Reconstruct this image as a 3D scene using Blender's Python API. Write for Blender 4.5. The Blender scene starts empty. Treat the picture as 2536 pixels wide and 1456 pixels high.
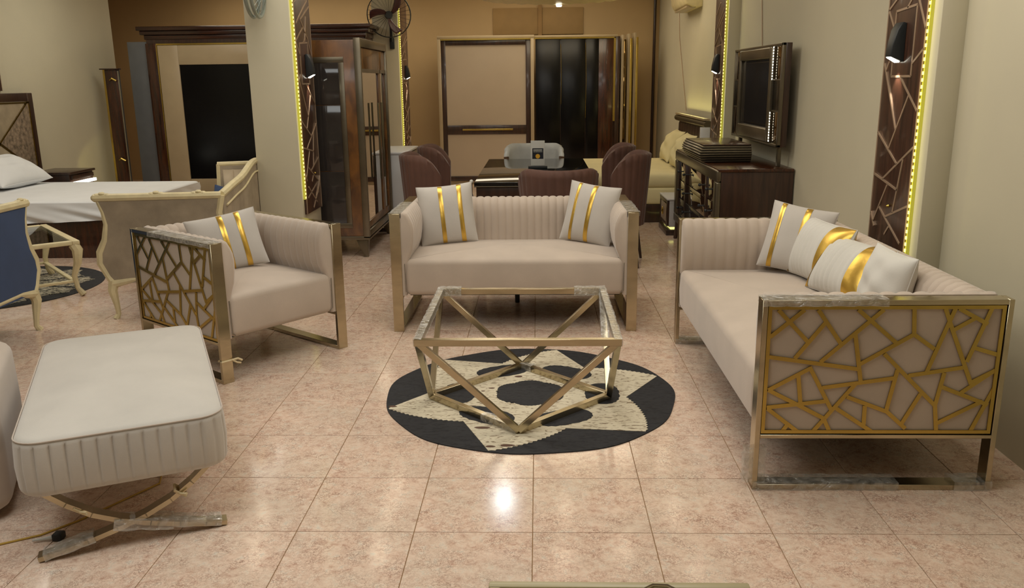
import bpy, bmesh, math, random
from mathutils import Vector, Matrix
random.seed(7)
sc = bpy.context.scene
C = sc.collection
PI = math.pi
# ---------------------------------------------------------------- camera
F, YAW, PITCH, ROLL = 2091.2, -0.03261, 0.24595, -0.012055
cam_loc = Vector((0.02356, -2.55637, 1.46786))
right0 = Vector((math.cos(YAW), -math.sin(YAW), 0))
fwd = Vector((math.sin(YAW)*math.cos(PITCH), math.cos(YAW)*math.cos(PITCH), -math.sin(PITCH)))
up0 = right0.cross(fwd)
rt = right0*math.cos(ROLL) + up0*math.sin(ROLL)
up = -right0*math.sin(ROLL) + up0*math.cos(ROLL)
cd = bpy.data.cameras.new('camera'); cam = bpy.data.objects.new('camera', cd); C.objects.link(cam)
M = Matrix((( rt.x, up.x, -fwd.x, cam_loc.x), (rt.y, up.y, -fwd.y, cam_loc.y), (rt.z, up.z, -fwd.z, cam_loc.z), (0, 0, 0, 1)))
cam.matrix_world = M
cd.sensor_width = 36; cd.sensor_fit = 'HORIZONTAL'; cd.lens = F/2536*36; cd.clip_start = 0.05
sc.camera = cam
# ---------------------------------------------------------------- world, exposure
w = bpy.data.worlds.new('world'); sc.world = w; w.use_nodes = True
w.node_tree.nodes['Background'].inputs[0].default_value = (0.55, 0.5, 0.4, 1)
w.node_tree.nodes['Background'].inputs[1].default_value = 0.3
sc.view_settings.view_transform = 'Standard'
sc.view_settings.look = 'None'
sc.view_settings.gamma = 1
sc.view_settings.use_curve_mapping = False
sc.view_settings.exposure = 0.0
# ---------------------------------------------------------------- large area lights (fill added under the shop ceiling)
def area(loc, sx, sy, watts, col):
    l = bpy.data.lights.new('ceiling_fill', 'AREA'); l.shape = 'RECTANGLE'; l.size = sx; l.size_y = sy
    l.energy = watts*0.97; l.color = col
    o = bpy.data.objects.new('ceiling_fill_light', l); o.location = loc; C.objects.link(o); return o
NEUT = (1.0, 0.95, 0.86); WARM = (1.0, 0.86, 0.64)
area((-1.6, -0.9, 2.93), 2.0, 1.6, 46, (0.95, 0.98, 0.96))
area((0.6, 0.8, 2.93), 1.6, 1.6, 36, NEUT)
area((-0.9, 2.9, 2.93), 2.2, 1.0, 36, NEUT)
area((-4.3, 3.4, 2.93), 1.6, 1.6, 30, NEUT)
area((-4.0, 6.9, 2.93), 1.8, 1.2, 26, (1.0, 0.95, 0.82))
area((0.2, 7.4, 2.93), 2.0, 1.0, 30, WARM)
area((-0.2, 9.6, 2.93), 2.6, 0.8, 27, WARM)
area((-3.6, 10.0, 2.93), 2.6, 0.8, 21, WARM)

# ---------------------------------------------------------------- materials
def nt(name):
    m = bpy.data.materials.new(name); m.use_nodes = True
    return m, m.node_tree.nodes, m.node_tree.links, m.node_tree.nodes['Principled BSDF']
def mat(name, col, rough=0.6, metal=0.0, var=0.06, vscale=6.0, bump=0.0, bscale=60.0, sheen=0.0, coat=0.0, emit=None, estr=0.0, stretch=None, spec=None):
    m, N, L, B = nt(name)
    tc = N.new('ShaderNodeTexCoord'); mp = N.new('ShaderNodeMapping'); L.new(tc.outputs['Object'], mp.inputs[0])
    if stretch: mp.inputs['Scale'].default_value = stretch
    n = N.new('ShaderNodeTexNoise'); n.inputs['Scale'].default_value = vscale; n.inputs['Detail'].default_value = 5
    L.new(mp.outputs[0], n.inputs['Vector'])
    r = N.new('ShaderNodeMapRange'); r.inputs[3].default_value = 1-var*1.6; r.inputs[4].default_value = 1+var*1.6
    r.inputs[1].default_value = 0.25; r.inputs[2].default_value = 0.75
    L.new(n.outputs[0], r.inputs[0])
    mx = N.new('ShaderNodeVectorMath'); mx.operation = 'SCALE'; mx.inputs[0].default_value = col[:3]
    L.new(r.outputs[0], mx.inputs['Scale']); L.new(mx.outputs[0], B.inputs['Base Color'])
    B.inputs['Roughness'].default_value = rough; B.inputs['Metallic'].default_value = metal
    if spec is not None: B.inputs['Specular IOR Level'].default_value = spec
    if sheen: B.inputs['Sheen Weight'].default_value = sheen; B.inputs['Sheen Roughness'].default_value = 0.4
    if coat: B.inputs['Coat Weight'].default_value = coat; B.inputs['Coat Roughness'].default_value = 0.05
    if bump:
        b2 = N.new('ShaderNodeTexNoise'); b2.inputs['Scale'].default_value = bscale; b2.inputs['Detail'].default_value = 4
        L.new(mp.outputs[0], b2.inputs['Vector'])
        bp = N.new('ShaderNodeBump'); bp.inputs['Strength'].default_value = bump; bp.inputs['Distance'].default_value = 0.004
        L.new(b2.outputs[0], bp.inputs['Height']); L.new(bp.outputs[0], B.inputs['Normal'])
    if emit: B.inputs['Emission Color'].default_value = (*emit, 1); B.inputs['Emission Strength'].default_value = estr
    return m
def srgb(r, g, b):
    f = lambda c: (c/255/12.92) if c/255 <= 0.04045 else ((c/255+0.055)/1.055)**2.4
    return (f(r), f(g), f(b))
def wood(name, c1, c2, rough=0.3, scale=(14, 14, 1.2), coat=0.3):
    m, N, L, B = nt(name)
    tc = N.new('ShaderNodeTexCoord'); mp = N.new('ShaderNodeMapping'); mp.inputs['Scale'].default_value = scale
    n = N.new('ShaderNodeTexNoise'); n.inputs['Scale'].default_value = 2.4; n.inputs['Detail'].default_value = 7; n.inputs['Distortion'].default_value = 0.6
    cr = N.new('ShaderNodeValToRGB'); cr.color_ramp.elements[0].position = 0.3; cr.color_ramp.elements[1].position = 0.72
    cr.color_ramp.elements[0].color = (*c1, 1); cr.color_ramp.elements[1].color = (*c2, 1)
    L.new(tc.outputs['Object'], mp.inputs[0]); L.new(mp.outputs[0], n.inputs['Vector']); L.new(n.outputs[0], cr.inputs[0])
    L.new(cr.outputs[0], B.inputs['Base Color']); B.inputs['Roughness'].default_value = rough; B.inputs['Coat Weight'].default_value = coat
    B.inputs['Coat Roughness'].default_value = 0.08
    return m
def tile_mat():
    m, N, L, B = nt('floor_tile_marble')
    tc = N.new('ShaderNodeTexCoord'); oi = N.new('ShaderNodeObjectInfo')
    sv = N.new('ShaderNodeVectorMath'); sv.operation = 'SCALE'; sv.inputs[0].default_value = (37.3, 91.7, 13.1)
    L.new(oi.outputs['Random'], sv.inputs['Scale'])
    ad = N.new('ShaderNodeVectorMath'); ad.operation = 'ADD'; L.new(tc.outputs['Object'], ad.inputs[0]); L.new(sv.outputs[0], ad.inputs[1])
    def noise(s, det=6, dist=0.0, rough=0.6):
        n = N.new('ShaderNodeTexNoise'); n.inputs['Scale'].default_value = s; n.inputs['Detail'].default_value = det
        n.inputs['Distortion'].default_value = dist; n.inputs['Roughness'].default_value = rough; L.new(ad.outputs[0], n.inputs['Vector']); return n
    def ramp(src, stops):
        r = N.new('ShaderNodeValToRGB'); e = r.color_ramp.elements
        while len(e) < len(stops): e.new(0.5)
        for q, (p, c) in zip(e, stops): q.position = p; q.color = (*c, 1)
        L.new(src, r.inputs[0]); return r
    a = noise(34, 7, 0.4, 0.7)
    base = ramp(a.outputs[0], [(0.30, srgb(192, 154, 133)), (0.43, srgb(218, 188, 167)), (0.56, srgb(230, 205, 184)), (0.70, srgb(217, 207, 192))])
    # fine vein web
    v = N.new('ShaderNodeTexVoronoi'); v.feature = 'DISTANCE_TO_EDGE'; v.inputs['Scale'].default_value = 62
    nd = noise(24, 5, 0, 0.7); mxv = N.new('ShaderNodeVectorMath'); mxv.operation = 'MULTIPLY_ADD'
    L.new(nd.outputs['Color'], mxv.inputs[0]); mxv.inputs[1].default_value = (0.09, 0.09, 0.09); L.new(ad.outputs[0], mxv.inputs[2])
    L.new(mxv.outputs[0], v.inputs['Vector'])
    vr = N.new('ShaderNodeMapRange'); vr.inputs[1].default_value = 0.0; vr.inputs[2].default_value = 0.13; vr.inputs[3].default_value = 1; vr.inputs[4].default_value = 0
    L.new(v.outputs['Distance'], vr.inputs[0])
    pn = noise(14, 4); pr = N.new('ShaderNodeMapRange'); pr.inputs[1].default_value = 0.34; pr.inputs[2].default_value = 0.68; L.new(pn.outputs[0], pr.inputs[0])
    mu = N.new('ShaderNodeMath'); mu.operation = 'MULTIPLY'; L.new(vr.outputs[0], mu.inputs[0]); L.new(pr.outputs[0], mu.inputs[1])
    mu2 = N.new('ShaderNodeMath'); mu2.operation = 'MULTIPLY'; L.new(mu.outputs[0], mu2.inputs[0]); mu2.inputs[1].default_value = 0.9
    mix = N.new('ShaderNodeMix'); mix.data_type = 'RGBA'; L.new(mu2.outputs[0], mix.inputs[0]); L.new(base.outputs[0], mix.inputs[6])
    mix.inputs[7].default_value = (*srgb(128, 86, 70), 1)
    # broad cloudy patches
    c2 = noise(3.2, 3); cr2 = N.new('ShaderNodeMapRange'); cr2.inputs[1].default_value = 0.4; cr2.inputs[2].default_value = 0.7; cr2.inputs[4].default_value = 0.3
    L.new(c2.outputs[0], cr2.inputs[0])
    mix2 = N.new('ShaderNodeMix'); mix2.data_type = 'RGBA'; L.new(cr2.outputs[0], mix2.inputs[0]); L.new(mix.outputs[2], mix2.inputs[6])
    mix2.inputs[7].default_value = (*srgb(198, 190, 172), 1)
    L.new(mix2.outputs[2], B.inputs['Base Color'])
    B.inputs['Roughness'].default_value = 0.13; B.inputs['Specular IOR Level'].default_value = 0.45
    bp = N.new('ShaderNodeBump'); bp.inputs['Strength'].default_value = 0.03; bp.inputs['Distance'].default_value = 0.002
    L.new(c2.outputs[0], bp.inputs['Height']); L.new(bp.outputs[0], B.inputs['Normal'])
    return m
def film_mat():
    m, N, L, B = nt('plastic_film')
    out = N['Material Output']; tr = N.new('ShaderNodeBsdfTransparent'); gl = N.new('ShaderNodeBsdfGlossy'); gl.inputs['Roughness'].default_value = 0.12
    df = N.new('ShaderNodeBsdfDiffuse'); df.inputs[0].default_value = (0.7, 0.68, 0.62, 1)
    tc = N.new('ShaderNodeTexCoord'); n = N.new('ShaderNodeTexNoise'); n.inputs['Scale'].default_value = 22; n.inputs['Detail'].default_value = 5; n.inputs['Distortion'].default_value = 1.5
    L.new(tc.outputs['Object'], n.inputs['Vector'])
    bp = N.new('ShaderNodeBump'); bp.inputs['Strength'].default_value = 1.0; bp.inputs['Distance'].default_value = 0.02; L.new(n.outputs[0], bp.inputs['Height'])
    L.new(bp.outputs[0], gl.inputs['Normal'])
    m1 = N.new('ShaderNodeMixShader'); m1.inputs[0].default_value = 0.5; L.new(gl.outputs[0], m1.inputs[1]); L.new(df.outputs[0], m1.inputs[2])
    r = N.new('ShaderNodeMapRange'); r.inputs[1].default_value = 0.35; r.inputs[2].default_value = 0.8; r.inputs[3].default_value = 0.18; r.inputs[4].default_value = 0.75; L.new(n.outputs[0], r.inputs[0])
    m2 = N.new('ShaderNodeMixShader'); L.new(r.outputs[0], m2.inputs[0]); L.new(tr.outputs[0], m2.inputs[1]); L.new(m1.outputs[0], m2.inputs[2])
    L.new(m2.outputs[0], out.inputs['Surface']); return m
def glass_mat(name, tint=(1, 1, 1), refl=0.12):
    m, N, L, B = nt(name); out = N['Material Output']
    tr = N.new('ShaderNodeBsdfTransparent'); tr.inputs[0].default_value = (*tint, 1); gl = N.new('ShaderNodeBsdfGlossy'); gl.inputs['Roughness'].default_value = 0.02
    fr = N.new('ShaderNodeFresnel'); fr.inputs[0].default_value = 1.5
    m2 = N.new('ShaderNodeMixShader'); L.new(fr.outputs[0], m2.inputs[0]); L.new(tr.outputs[0], m2.inputs[1]); L.new(gl.outputs[0], m2.inputs[2])
    L.new(m2.outputs[0], out.inputs['Surface']); return m
def hide_mat(name, base, spots, amt):
    m, N, L, B = nt(name)
    tc = N.new('ShaderNodeTexCoord'); n = N.new('ShaderNodeTexNoise'); n.inputs['Scale'].default_value = 26; n.inputs['Detail'].default_value = 6; n.inputs['Distortion'].default_value = 1.2
    mp = N.new('ShaderNodeMapping'); mp.inputs['Scale'].default_value = (1, 3, 1); L.new(tc.outputs['Object'], mp.inputs[0]); L.new(mp.outputs[0], n.inputs['Vector'])
    r = N.new('ShaderNodeValToRGB'); e = r.color_ramp.elements; e[0].position = amt; e[0].color = (*spots, 1); e[1].position = amt+0.1; e[1].color = (*base, 1)
    L.new(n.outputs[0], r.inputs[0]); L.new(r.outputs[0], B.inputs['Base Color']); B.inputs['Roughness'].default_value = 0.75; B.inputs['Specular IOR Level'].default_value = 0.25
    bp = N.new('ShaderNodeBump'); bp.inputs['Strength'].default_value = 0.3; bp.inputs['Distance'].default_value = 0.004; L.new(n.outputs[0], bp.inputs['Height']); L.new(bp.outputs[0], B.inputs['Normal'])
    return m
m_tile = tile_mat()
m_grout = mat('grout', srgb(150, 118, 78), 0.8)
m_wall = mat('wall_paint_beige', srgb(194, 187, 163), 0.62, var=0.03, vscale=1.3)
m_wall_warm = mat('wall_paint_warmlit', srgb(190, 162, 118), 0.65, var=0.05, vscale=1.0)  # wall paint with the rear zone's warm lamplight put into the colour
m_ceil = mat('ceiling_white', srgb(225, 220, 205), 0.8, var=0.02)
m_velvet = mat('taupe_velvet', srgb(188, 173, 158), 0.8, var=0.05, vscale=5, bump=0.12, bscale=240, sheen=0.5)
m_velvet2 = mat('pale_velvet', srgb(196, 190, 180), 0.8, var=0.05, vscale=4, bump=0.12, bscale=240, sheen=0.5)
m_champ = mat('champagne_metal', srgb(186, 174, 146), 0.2, metal=1.0, var=0.1, vscale=5, bump=0.04, bscale=30, stretch=(1, 1, 3))
m_brass = mat('brushed_brass', srgb(186, 160, 84), 0.26, metal=1.0, var=0.08, vscale=8)
m_chrome = mat('steel', srgb(165, 160, 150), 0.16, metal=1.0, var=0.05)
m_goldleather = mat('gold_foil_leather', srgb(214, 176, 84), 0.32, metal=0.9, var=0.12, vscale=9, bump=0.25, bscale=30)
m_pillow = mat('pillow_linen', srgb(190, 184, 176), 0.85, var=0.04, bump=0.1, bscale=300, sheen=0.3)
m_pillow2 = mat('pillow_white', srgb(205, 202, 194), 0.85, var=0.03, bump=0.1, bscale=300, sheen=0.3)
m_film = film_mat()
m_black = mat('black_gloss', srgb(16, 16, 18), 0.12, var=0.2)
m_blackglass = mat('black_glass', srgb(6, 6, 8), 0.22, var=0.1, spec=0.3)
m_blackmat = mat('black_plastic', srgb(24, 28, 30), 0.45, var=0.1)
m_panel = wood('dark_walnut_panel', srgb(46, 30, 22), srgb(84, 54, 40), 0.35)
m_mahog = wood('mahogany', srgb(34, 15, 8), srgb(76, 40, 20), 0.24)
m_mahog_h = wood('mahogany_lengthwise', srgb(30, 13, 8), srgb(66, 34, 18), 0.25, (1.2, 14, 14))
m_burl = wood('walnut_burl', srgb(70, 40, 12), srgb(124, 80, 32), 0.3, (5, 5, 2.5))
m_dark = wood('dark_brown_wood', srgb(38, 24, 18), srgb(66, 42, 30), 0.3)
m_inlay = mat('inlay_strip', srgb(176, 152, 128), 0.35, metal=0.5, var=0.03)
m_led = mat('led_yellow', srgb(240, 240, 140), 0.5, var=0.0, emit=(0.92, 0.86, 0.26), estr=1.5)
m_ledstrip = mat('led_strip_backing', srgb(190, 186, 60), 0.5, var=0.02, emit=(0.6, 0.56, 0.08), estr=0.22)
m_ledwhite = mat('led_white', srgb(250, 250, 230), 0.5, var=0.0, emit=(1, 0.97, 0.8), estr=6)
m_pewter = mat('pewter', srgb(112, 104, 88), 0.3, metal=0.8, var=0.1)
m_smoke = mat('smoked_glass', srgb(48, 44, 42), 0.06, var=0.1)
m_mirror = mat('mirror', srgb(200, 196, 188), 0.02, metal=1.0, var=0.0)
m_bronzemir = mat('bronze_mirror', srgb(120, 98, 62), 0.05, metal=1.0, var=0.0)
m_creamlq = mat('cream_lacquer', srgb(168, 150, 120), 0.28, var=0.03)
m_cream = mat('antique_cream_paint', srgb(214, 200, 158), 0.4, var=0.08, vscale=14, bump=0.1)
m_greige = mat('grey_jacquard', srgb(158, 144, 122), 0.75, var=0.12, vscale=9, bump=0.15, bscale=150)
m_navy = mat('navy_velvet', srgb(48, 68, 104), 0.8, var=0.08, sheen=0.3)
m_tuft = mat('cream_tufted', srgb(205, 190, 165), 0.7, var=0.05, sheen=0.3)
m_white = mat('white_lacquer', srgb(200, 200, 200), 0.3, var=0.02)
m_sheet = mat('white_bed_sheet', srgb(222, 224, 226), 0.85, var=0.02, bump=0.1, bscale=8)
m_sheetc = mat('cream_bed_sheet', srgb(218, 206, 160), 0.85, var=0.03, bump=0.1, bscale=8)
m_slate = mat('slate_grey_panel', srgb(100, 102, 104), 0.5, var=0.05)
m_chairf = mat('brown_velvet', srgb(92, 62, 50), 0.75, var=0.1, vscale=7, sheen=0.18, bump=0.1, bscale=200)
m_silver = mat('silver_leather', srgb(176, 176, 172), 0.35, var=0.08, vscale=8, bump=0.1)
m_leop = mat('brown_hide', srgb(92, 66, 44), 0.6, var=0.5, vscale=40)
m_leather = mat('dark_brown_leather', srgb(62, 44, 34), 0.35, var=0.1)
m_panelcream = mat('pearl_panel', srgb(178, 162, 142), 0.35, var=0.04, vscale=1.5)
m_marb = mat('grey_fabric_headboard', srgb(150, 136, 112), 0.6, var=0.12, vscale=10)
m_marb2 = mat('crushed_silver_velvet', srgb(126, 110, 92), 0.5, var=0.4, vscale=26)
m_clear = glass_mat('clear_glass', (0.93, 0.95, 0.94))
m_yellow = mat('yellow_cable', srgb(186, 150, 60), 0.6)
m_orange = mat('orange_print', srgb(214, 160, 40), 0.6)
m_paper = mat('acrylic_paper', srgb(196, 194, 186), 0.4)
m_navyprint = mat('navy_print', srgb(22, 26, 36), 0.4)
m_tie = mat('cream_tie', srgb(214, 196, 156), 0.7)
m_cornhide = hide_mat('cream_hide', srgb(208, 198, 174), srgb(136, 120, 98), 0.36)
m_blackhide = hide_mat('black_hide', srgb(46, 46, 48), srgb(34, 34, 36), 0.4)
m_zebra = hide_mat('streaked_hide', srgb(188, 180, 158), srgb(30, 28, 28), 0.45)
m_brownspot = mat('brown_hide_spot', srgb(92, 66, 50), 0.8)
m_seam = mat('seam_thread', srgb(128, 118, 104), 0.8)

# ---------------------------------------------------------------- geometry helpers
class MB:
    def __init__(s): s.v = []; s.f = []
    def add(s, vs, fs):
        o = len(s.v); s.v += [tuple(v) for v in vs]; s.f += [tuple(i+o for i in f) for f in fs]
    def box(s, x0, x1, y0, y1, z0, z1):
        s.add([(x0,y0,z0),(x1,y0,z0),(x1,y1,z0),(x0,y1,z0),(x0,y0,z1),(x1,y0,z1),(x1,y1,z1),(x0,y1,z1)],
              [(0,3,2,1),(4,5,6,7),(0,1,5,4),(1,2,6,5),(2,3,7,6),(3,0,4,7)]); return s
    def bar(s, p, q, wd, ht, upv=(0, 0, 1)):
        p = Vector(p); q = Vector(q); d = (q-p).normalized(); u = Vector(upv)
        a = d.cross(u)
        if a.length < 1e-4: a = d.cross(Vector((1, 0, 0)))
        a.normalize(); b = a.cross(d).normalized()
        vs = []
        for e in (p, q):
            for sa, sb in ((-1,-1),(1,-1),(1,1),(-1,1)): vs.append(e + a*sa*wd/2 + b*sb*ht/2)
        s.add(vs, [(3,2,1,0),(4,5,6,7),(0,1,5,4),(1,2,6,5),(2,3,7,6),(3,0,4,7)]); return s
    def tube(s, pts, r, n=8, closed=False, flat=1.0):
        pts = [Vector(p) for p in pts]; k = len(pts); rr = r if isinstance(r, (list, tuple)) else [r]*k
        prev = None; vs = []
        for i, p in enumerate(pts):
            if closed: d = pts[(i+1) % k]-pts[i-1]
            else: d = pts[min(i+1, k-1)]-pts[max(i-1, 0)]
            d.normalize()
            if prev is None:
                prev = d.cross(Vector((0, 0, 1)))
                if prev.length < 1e-3: prev = d.cross(Vector((1, 0, 0)))
            a = (prev - d*prev.dot(d)).normalized(); b = d.cross(a); prev = a
            for j in range(n):
                t = 2*PI*j/n; vs.append(p + a*math.cos(t)*rr[i] + b*math.sin(t)*rr[i]*flat)
        fs = []
        for i in range(k if closed else k-1):
            for j in range(n):
                fs.append((i*n+j, i*n+(j+1) % n, ((i+1) % k)*n+(j+1) % n, ((i+1) % k)*n+j))
        if not closed: fs += [tuple(reversed(range(n))), tuple(range((k-1)*n, k*n))]
        s.add(vs, fs); return s
    def prism(s, poly, t0, t1, fn):
        n = len(poly); vs = [fn(a, b, t0) for a, b in poly] + [fn(a, b, t1) for a, b in poly]
        s.add(vs, [tuple(reversed(range(n))), tuple(range(n, 2*n))] + [(i, (i+1) % n, n+(i+1) % n, n+i) for i in range(n)]); return s
    def lathe(s, prof, c=(0, 0, 0), n=20):
        vs = []
        for r, z in prof:
            for j in range(n): t = 2*PI*j/n; vs.append((c[0]+r*math.cos(t), c[1]+r*math.sin(t), c[2]+z))
        fs = [(i*n+j, i*n+(j+1) % n, (i+1)*n+(j+1) % n, (i+1)*n+j) for i in range(len(prof)-1) for j in range(n)]
        fs += [tuple(reversed(range(n))), tuple(range((len(prof)-1)*n, len(prof)*n))]
        s.add(vs, fs); return s
    def grid(s, fn, nu, nv):
        vs = [fn(i/nu, j/nv) for i in range(nu+1) for j in range(nv+1)]
        s.add(vs, [(i*(nv+1)+j, (i+1)*(nv+1)+j, (i+1)*(nv+1)+j+1, i*(nv+1)+j+1) for i in range(nu) for j in range(nv)]); return s
    def rings(s, rings, cap0=True, cap1=True):
        n = len(rings[0]); vs = [p for r in rings for p in r]
        fs = [(i*n+j, i*n+(j+1) % n, (i+1)*n+(j+1) % n, (i+1)*n+j) for i in range(len(rings)-1) for j in range(n)]
        if cap0: fs.append(tuple(reversed(range(n))))
        if cap1: fs.append(tuple(range((len(rings)-1)*n, len(rings)*n)))
        s.add(vs, fs); return s
    def ball(s, c, r, n=8, sc3=(1, 1, 1)):
        rg = []
        for i in range(1, n):
            t = PI*i/n; rg.append([(c[0]+r*sc3[0]*math.sin(t)*math.cos(2*PI*j/(n*1.5)), c[1]+r*sc3[1]*math.sin(t)*math.sin(2*PI*j/(n*1.5)), c[2]-r*sc3[2]*math.cos(t)) for j in range(int(n*1.5))])
        return s.rings(rg)
    def build(s, name, m, parent=None, bevel=0.0, smooth=False, segs=2, ang=40, mats=None, recalc=True, kind=None):
        me = bpy.data.meshes.new(name)
        bm = bmesh.new(); bv = [bm.verts.new(v) for v in s.v]
        for f in s.f:
            try: bm.faces.new([bv[i] for i in f])
            except ValueError: pass
        if recalc: bmesh.ops.recalc_face_normals(bm, faces=bm.faces)
        if bevel:
            es = [e for e in bm.edges if len(e.link_faces) == 2 and e.calc_face_angle(0) > 0.5]
            bmesh.ops.bevel(bm, geom=es, offset=bevel, segments=segs, affect='EDGES', profile=0.5, clamp_overlap=True)
        bm.to_mesh(me); bm.free()
        me.materials.append(m)
        if smooth or bevel:
            for p in me.polygons: p.use_smooth = True
            me.set_sharp_from_angle(angle=math.radians(ang))
        o = bpy.data.objects.new(name, me); C.objects.link(o)
        if parent: o.parent = parent
        if kind: o['kind'] = kind
        return o
def thing(name, label, cat, loc=(0, 0, 0), rz=0.0, group=None):
    o = bpy.data.objects.new(name, None); o.empty_display_size = 0.1; C.objects.link(o)
    o.location = loc; o.rotation_euler = (0, 0, math.radians(rz)); o['label'] = label; o['category'] = cat
    if group: o['group'] = group
    return o
def tag(o, label, cat, group=None):
    o['label'] = label; o['category'] = cat
    if group: o['group'] = group
    return o
def struct(o): o['kind'] = 'structure'; return o
def copy_tree(o, parent=None):
    c = o.copy(); C.objects.link(c)
    if parent: c.parent = parent
    for ch in list(o.children): copy_tree(ch, c)
    return c
def relabel(o, label, loc=None, rz=None):
    o['label'] = label
    if loc: o.location = loc
    if rz is not None: o.rotation_euler = (0, 0, math.radians(rz))
    return o
def rrect(x0, x1, y0, y1, r, n=6):
    pts = []
    for cx, cy, a0 in ((x1-r, y1-r, 0), (x0+r, y1-r, 90), (x0+r, y0+r, 180), (x1-r, y0+r, 270)):
        for i in range(n+1):
            a = math.radians(a0+90*i/n); pts.append((cx+r*math.cos(a), cy+r*math.sin(a)))
    return pts
def cushion(mb, x0, x1, y0, y1, z0, z1, r, rc, crown=0.02, nside=0, pleat=0.0, pitch=0.05, dent=0.0):
    """soft rounded block; optional vertical pleats round its sides"""
    base = rrect(x0, x1, y0, y1, rc, 8)
    pts = []
    n = len(base)
    for i in range(n):
        a = Vector(base[i]); b = Vector(base[(i+1) % n]); L = (b-a).length
        k = max(1, int(L/(pitch/10 if pleat else 0.08)))
        for j in range(k): pts.append(a.lerp(b, j/k))
    n = len(pts); per = [0.0]
    for i in range(n): per.append(per[-1]+(pts[(i+1) % n]-pts[i]).length)
    tot = per[-1]; npl = round(tot/pitch) if pleat else 0
    nor = []
    for i in range(n):
        t = (pts[(i+1) % n]-pts[i-1]).normalized(); nor.append(Vector((t.y, -t.x)))
    def ring(inset, z, pl):
        out = []
        for i in range(n):
            d = inset
            if npl and pl: d += pleat*pl*max(0.0, 1-abs(math.sin(PI*npl*per[i]/tot))*2.6)
            q = pts[i]-nor[i]*d; out.append((q.x, q.y, z))
        return out
    rg = []
    for i in range(5): a = PI/2*i/4; rg.append(ring(r*(1-math.sin(a)), z0+r*(1-math.cos(a)), 0.5 if i > 2 else 0))
    rg.append(ring(-0.004, (z0+z1)/2, 1))
    for i in range(5): a = PI/2*i/4; rg.append(ring(r*(1-math.cos(a)), z1-r+r*math.sin(a), 1 if i == 0 else 0))
    top = ring(r, z1, 0); cx, cy = (x0+x1)/2, (y0+y1)/2
    for f in (0.93, 0.85, 0.7, 0.5, 0.3, 0.12):
        rg.append([(cx+(p[0]-cx)*f, cy+(p[1]-cy)*f, z1+crown*(1-f*f)) for p in top])
    mb.rings(rg); return mb
def flute_pad(mb, L, prof, nch, amp, fn, per=6, ends=0.0, flat=0):
    """fluted upholstery: cross-section prof [(a,b)] swept along s, seams pulled in between the channels"""
    k = len(prof); nr = []
    for i in range(k):
        a = Vector(prof[max(i-1, 0)]); b = Vector(prof[min(i+1, k-1)]); t = (b-a).normalized(); nr.append(Vector((t.y, -t.x)))
    ns = nch*per; rg = []
    for i in range(ns+1):
        s_ = i/ns*L; bump = amp*(abs(math.sin(PI*i/per))**0.55-1)
        e = min(s_, L-s_); sh = -ends*(1-min(1, e/max(ends, 1e-6)))**2 if ends else 0
        rg.append([fn(s_, prof[j][0]-nr[j].x*(bump*(j >= flat)+sh), prof[j][1]-nr[j].y*(bump*(j >= flat)+sh)) for j in range(k)])
    mb.rings(rg); return mb

# ---------------------------------------------------------------- floor
floor = MB().box(-8.2, 2.1, -5.0, 11.2, -0.08, -0.003).build('floor', m_grout); struct(floor)
TS = 0.4
tiles = []
for i in range(-20, 5):
    for j in range(-12, 28): tiles.append((i*TS+TS/2, j*TS+TS/2))
def inview(x, y):
    d = Vector((x, y, 0))-cam_loc; z = d.dot(fwd)
    if z < 0.3: return False
    u = F*d.dot(rt)/z; v = F*d.dot(up)/z
    return abs(u) < 1268+120 and abs(v) < 728+120
tv = sorted([t for t in tiles if inview(*t)], key=lambda t: (Vector((t[0], t[1], 0))-cam_loc).length)
near = tv[:290]; nearset = set(near)
g = 0.0013; h = TS/2-g
tb = MB().box(-h, h, -h, h, -0.008, 0.0); tile0 = tb.build('floor_tile', m_tile, floor, bevel=0.0009, segs=1)
tile0.location = (near[0][0], near[0][1], 0)
for x, y in near[1:]:
    o = bpy.data.objects.new('floor_tile', tile0.data); o.location = (x, y, 0); C.objects.link(o); o.parent = floor
rest = MB()
for x, y in tiles:
    if (x, y) in nearset or x > 2.05 or y < -4.9 or y > 11.1: continue
    rest.box(x-h, x+h, y-h, y+h, -0.008, 0.0)
rest.build('floor_tiles_beyond', m_tile, floor, kind='stuff')

# ---------------------------------------------------------------- walls and ceiling
ZC = 3.0
struct(MB().box(-8.2, 2.1, -5.0, 11.2, ZC, ZC+0.1).build('ceiling', m_ceil))
struct(MB().box(1.88, 2.08, -5.0, 11.1, 0, ZC).build('wall_right', m_wall))
struct(MB().box(-8.2, 2.08, 11.0, 11.2, 0, ZC).build('wall_back', m_wall_warm))
struct(MB().box(-5.95, -5.58, -5.0, 8.9, 0, ZC).build('wall_left', m_wall))
struct(MB().box(-8.2, -8.0, 8.9, 11.0, 0, ZC).build('wall_left_far', m_wall_warm))
struct(MB().box(-8.2, -5.95, 8.7, 8.9, 0, ZC).build('wall_left_return', m_wall_warm))
struct(MB().box(-8.2, 2.08, -5.2, -5.0, 0, ZC).build('wall_front', m_wall))
def column(x0, x1, y0, y1, label=None):
    return struct(MB().box(x0, x1, y0, y1, 0, ZC).build('column', m_wall, bevel=0.006))
column(-2.16, -1.82, 3.98, 4.52)
column(-2.16, -1.82, 9.05, 9.75)
column(1.77, 1.90, 1.33, 1.90)
column(1.77, 1.90, 5.60, 6.12)
column(-5.60, -5.565, 4.6, 6.45)
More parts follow.
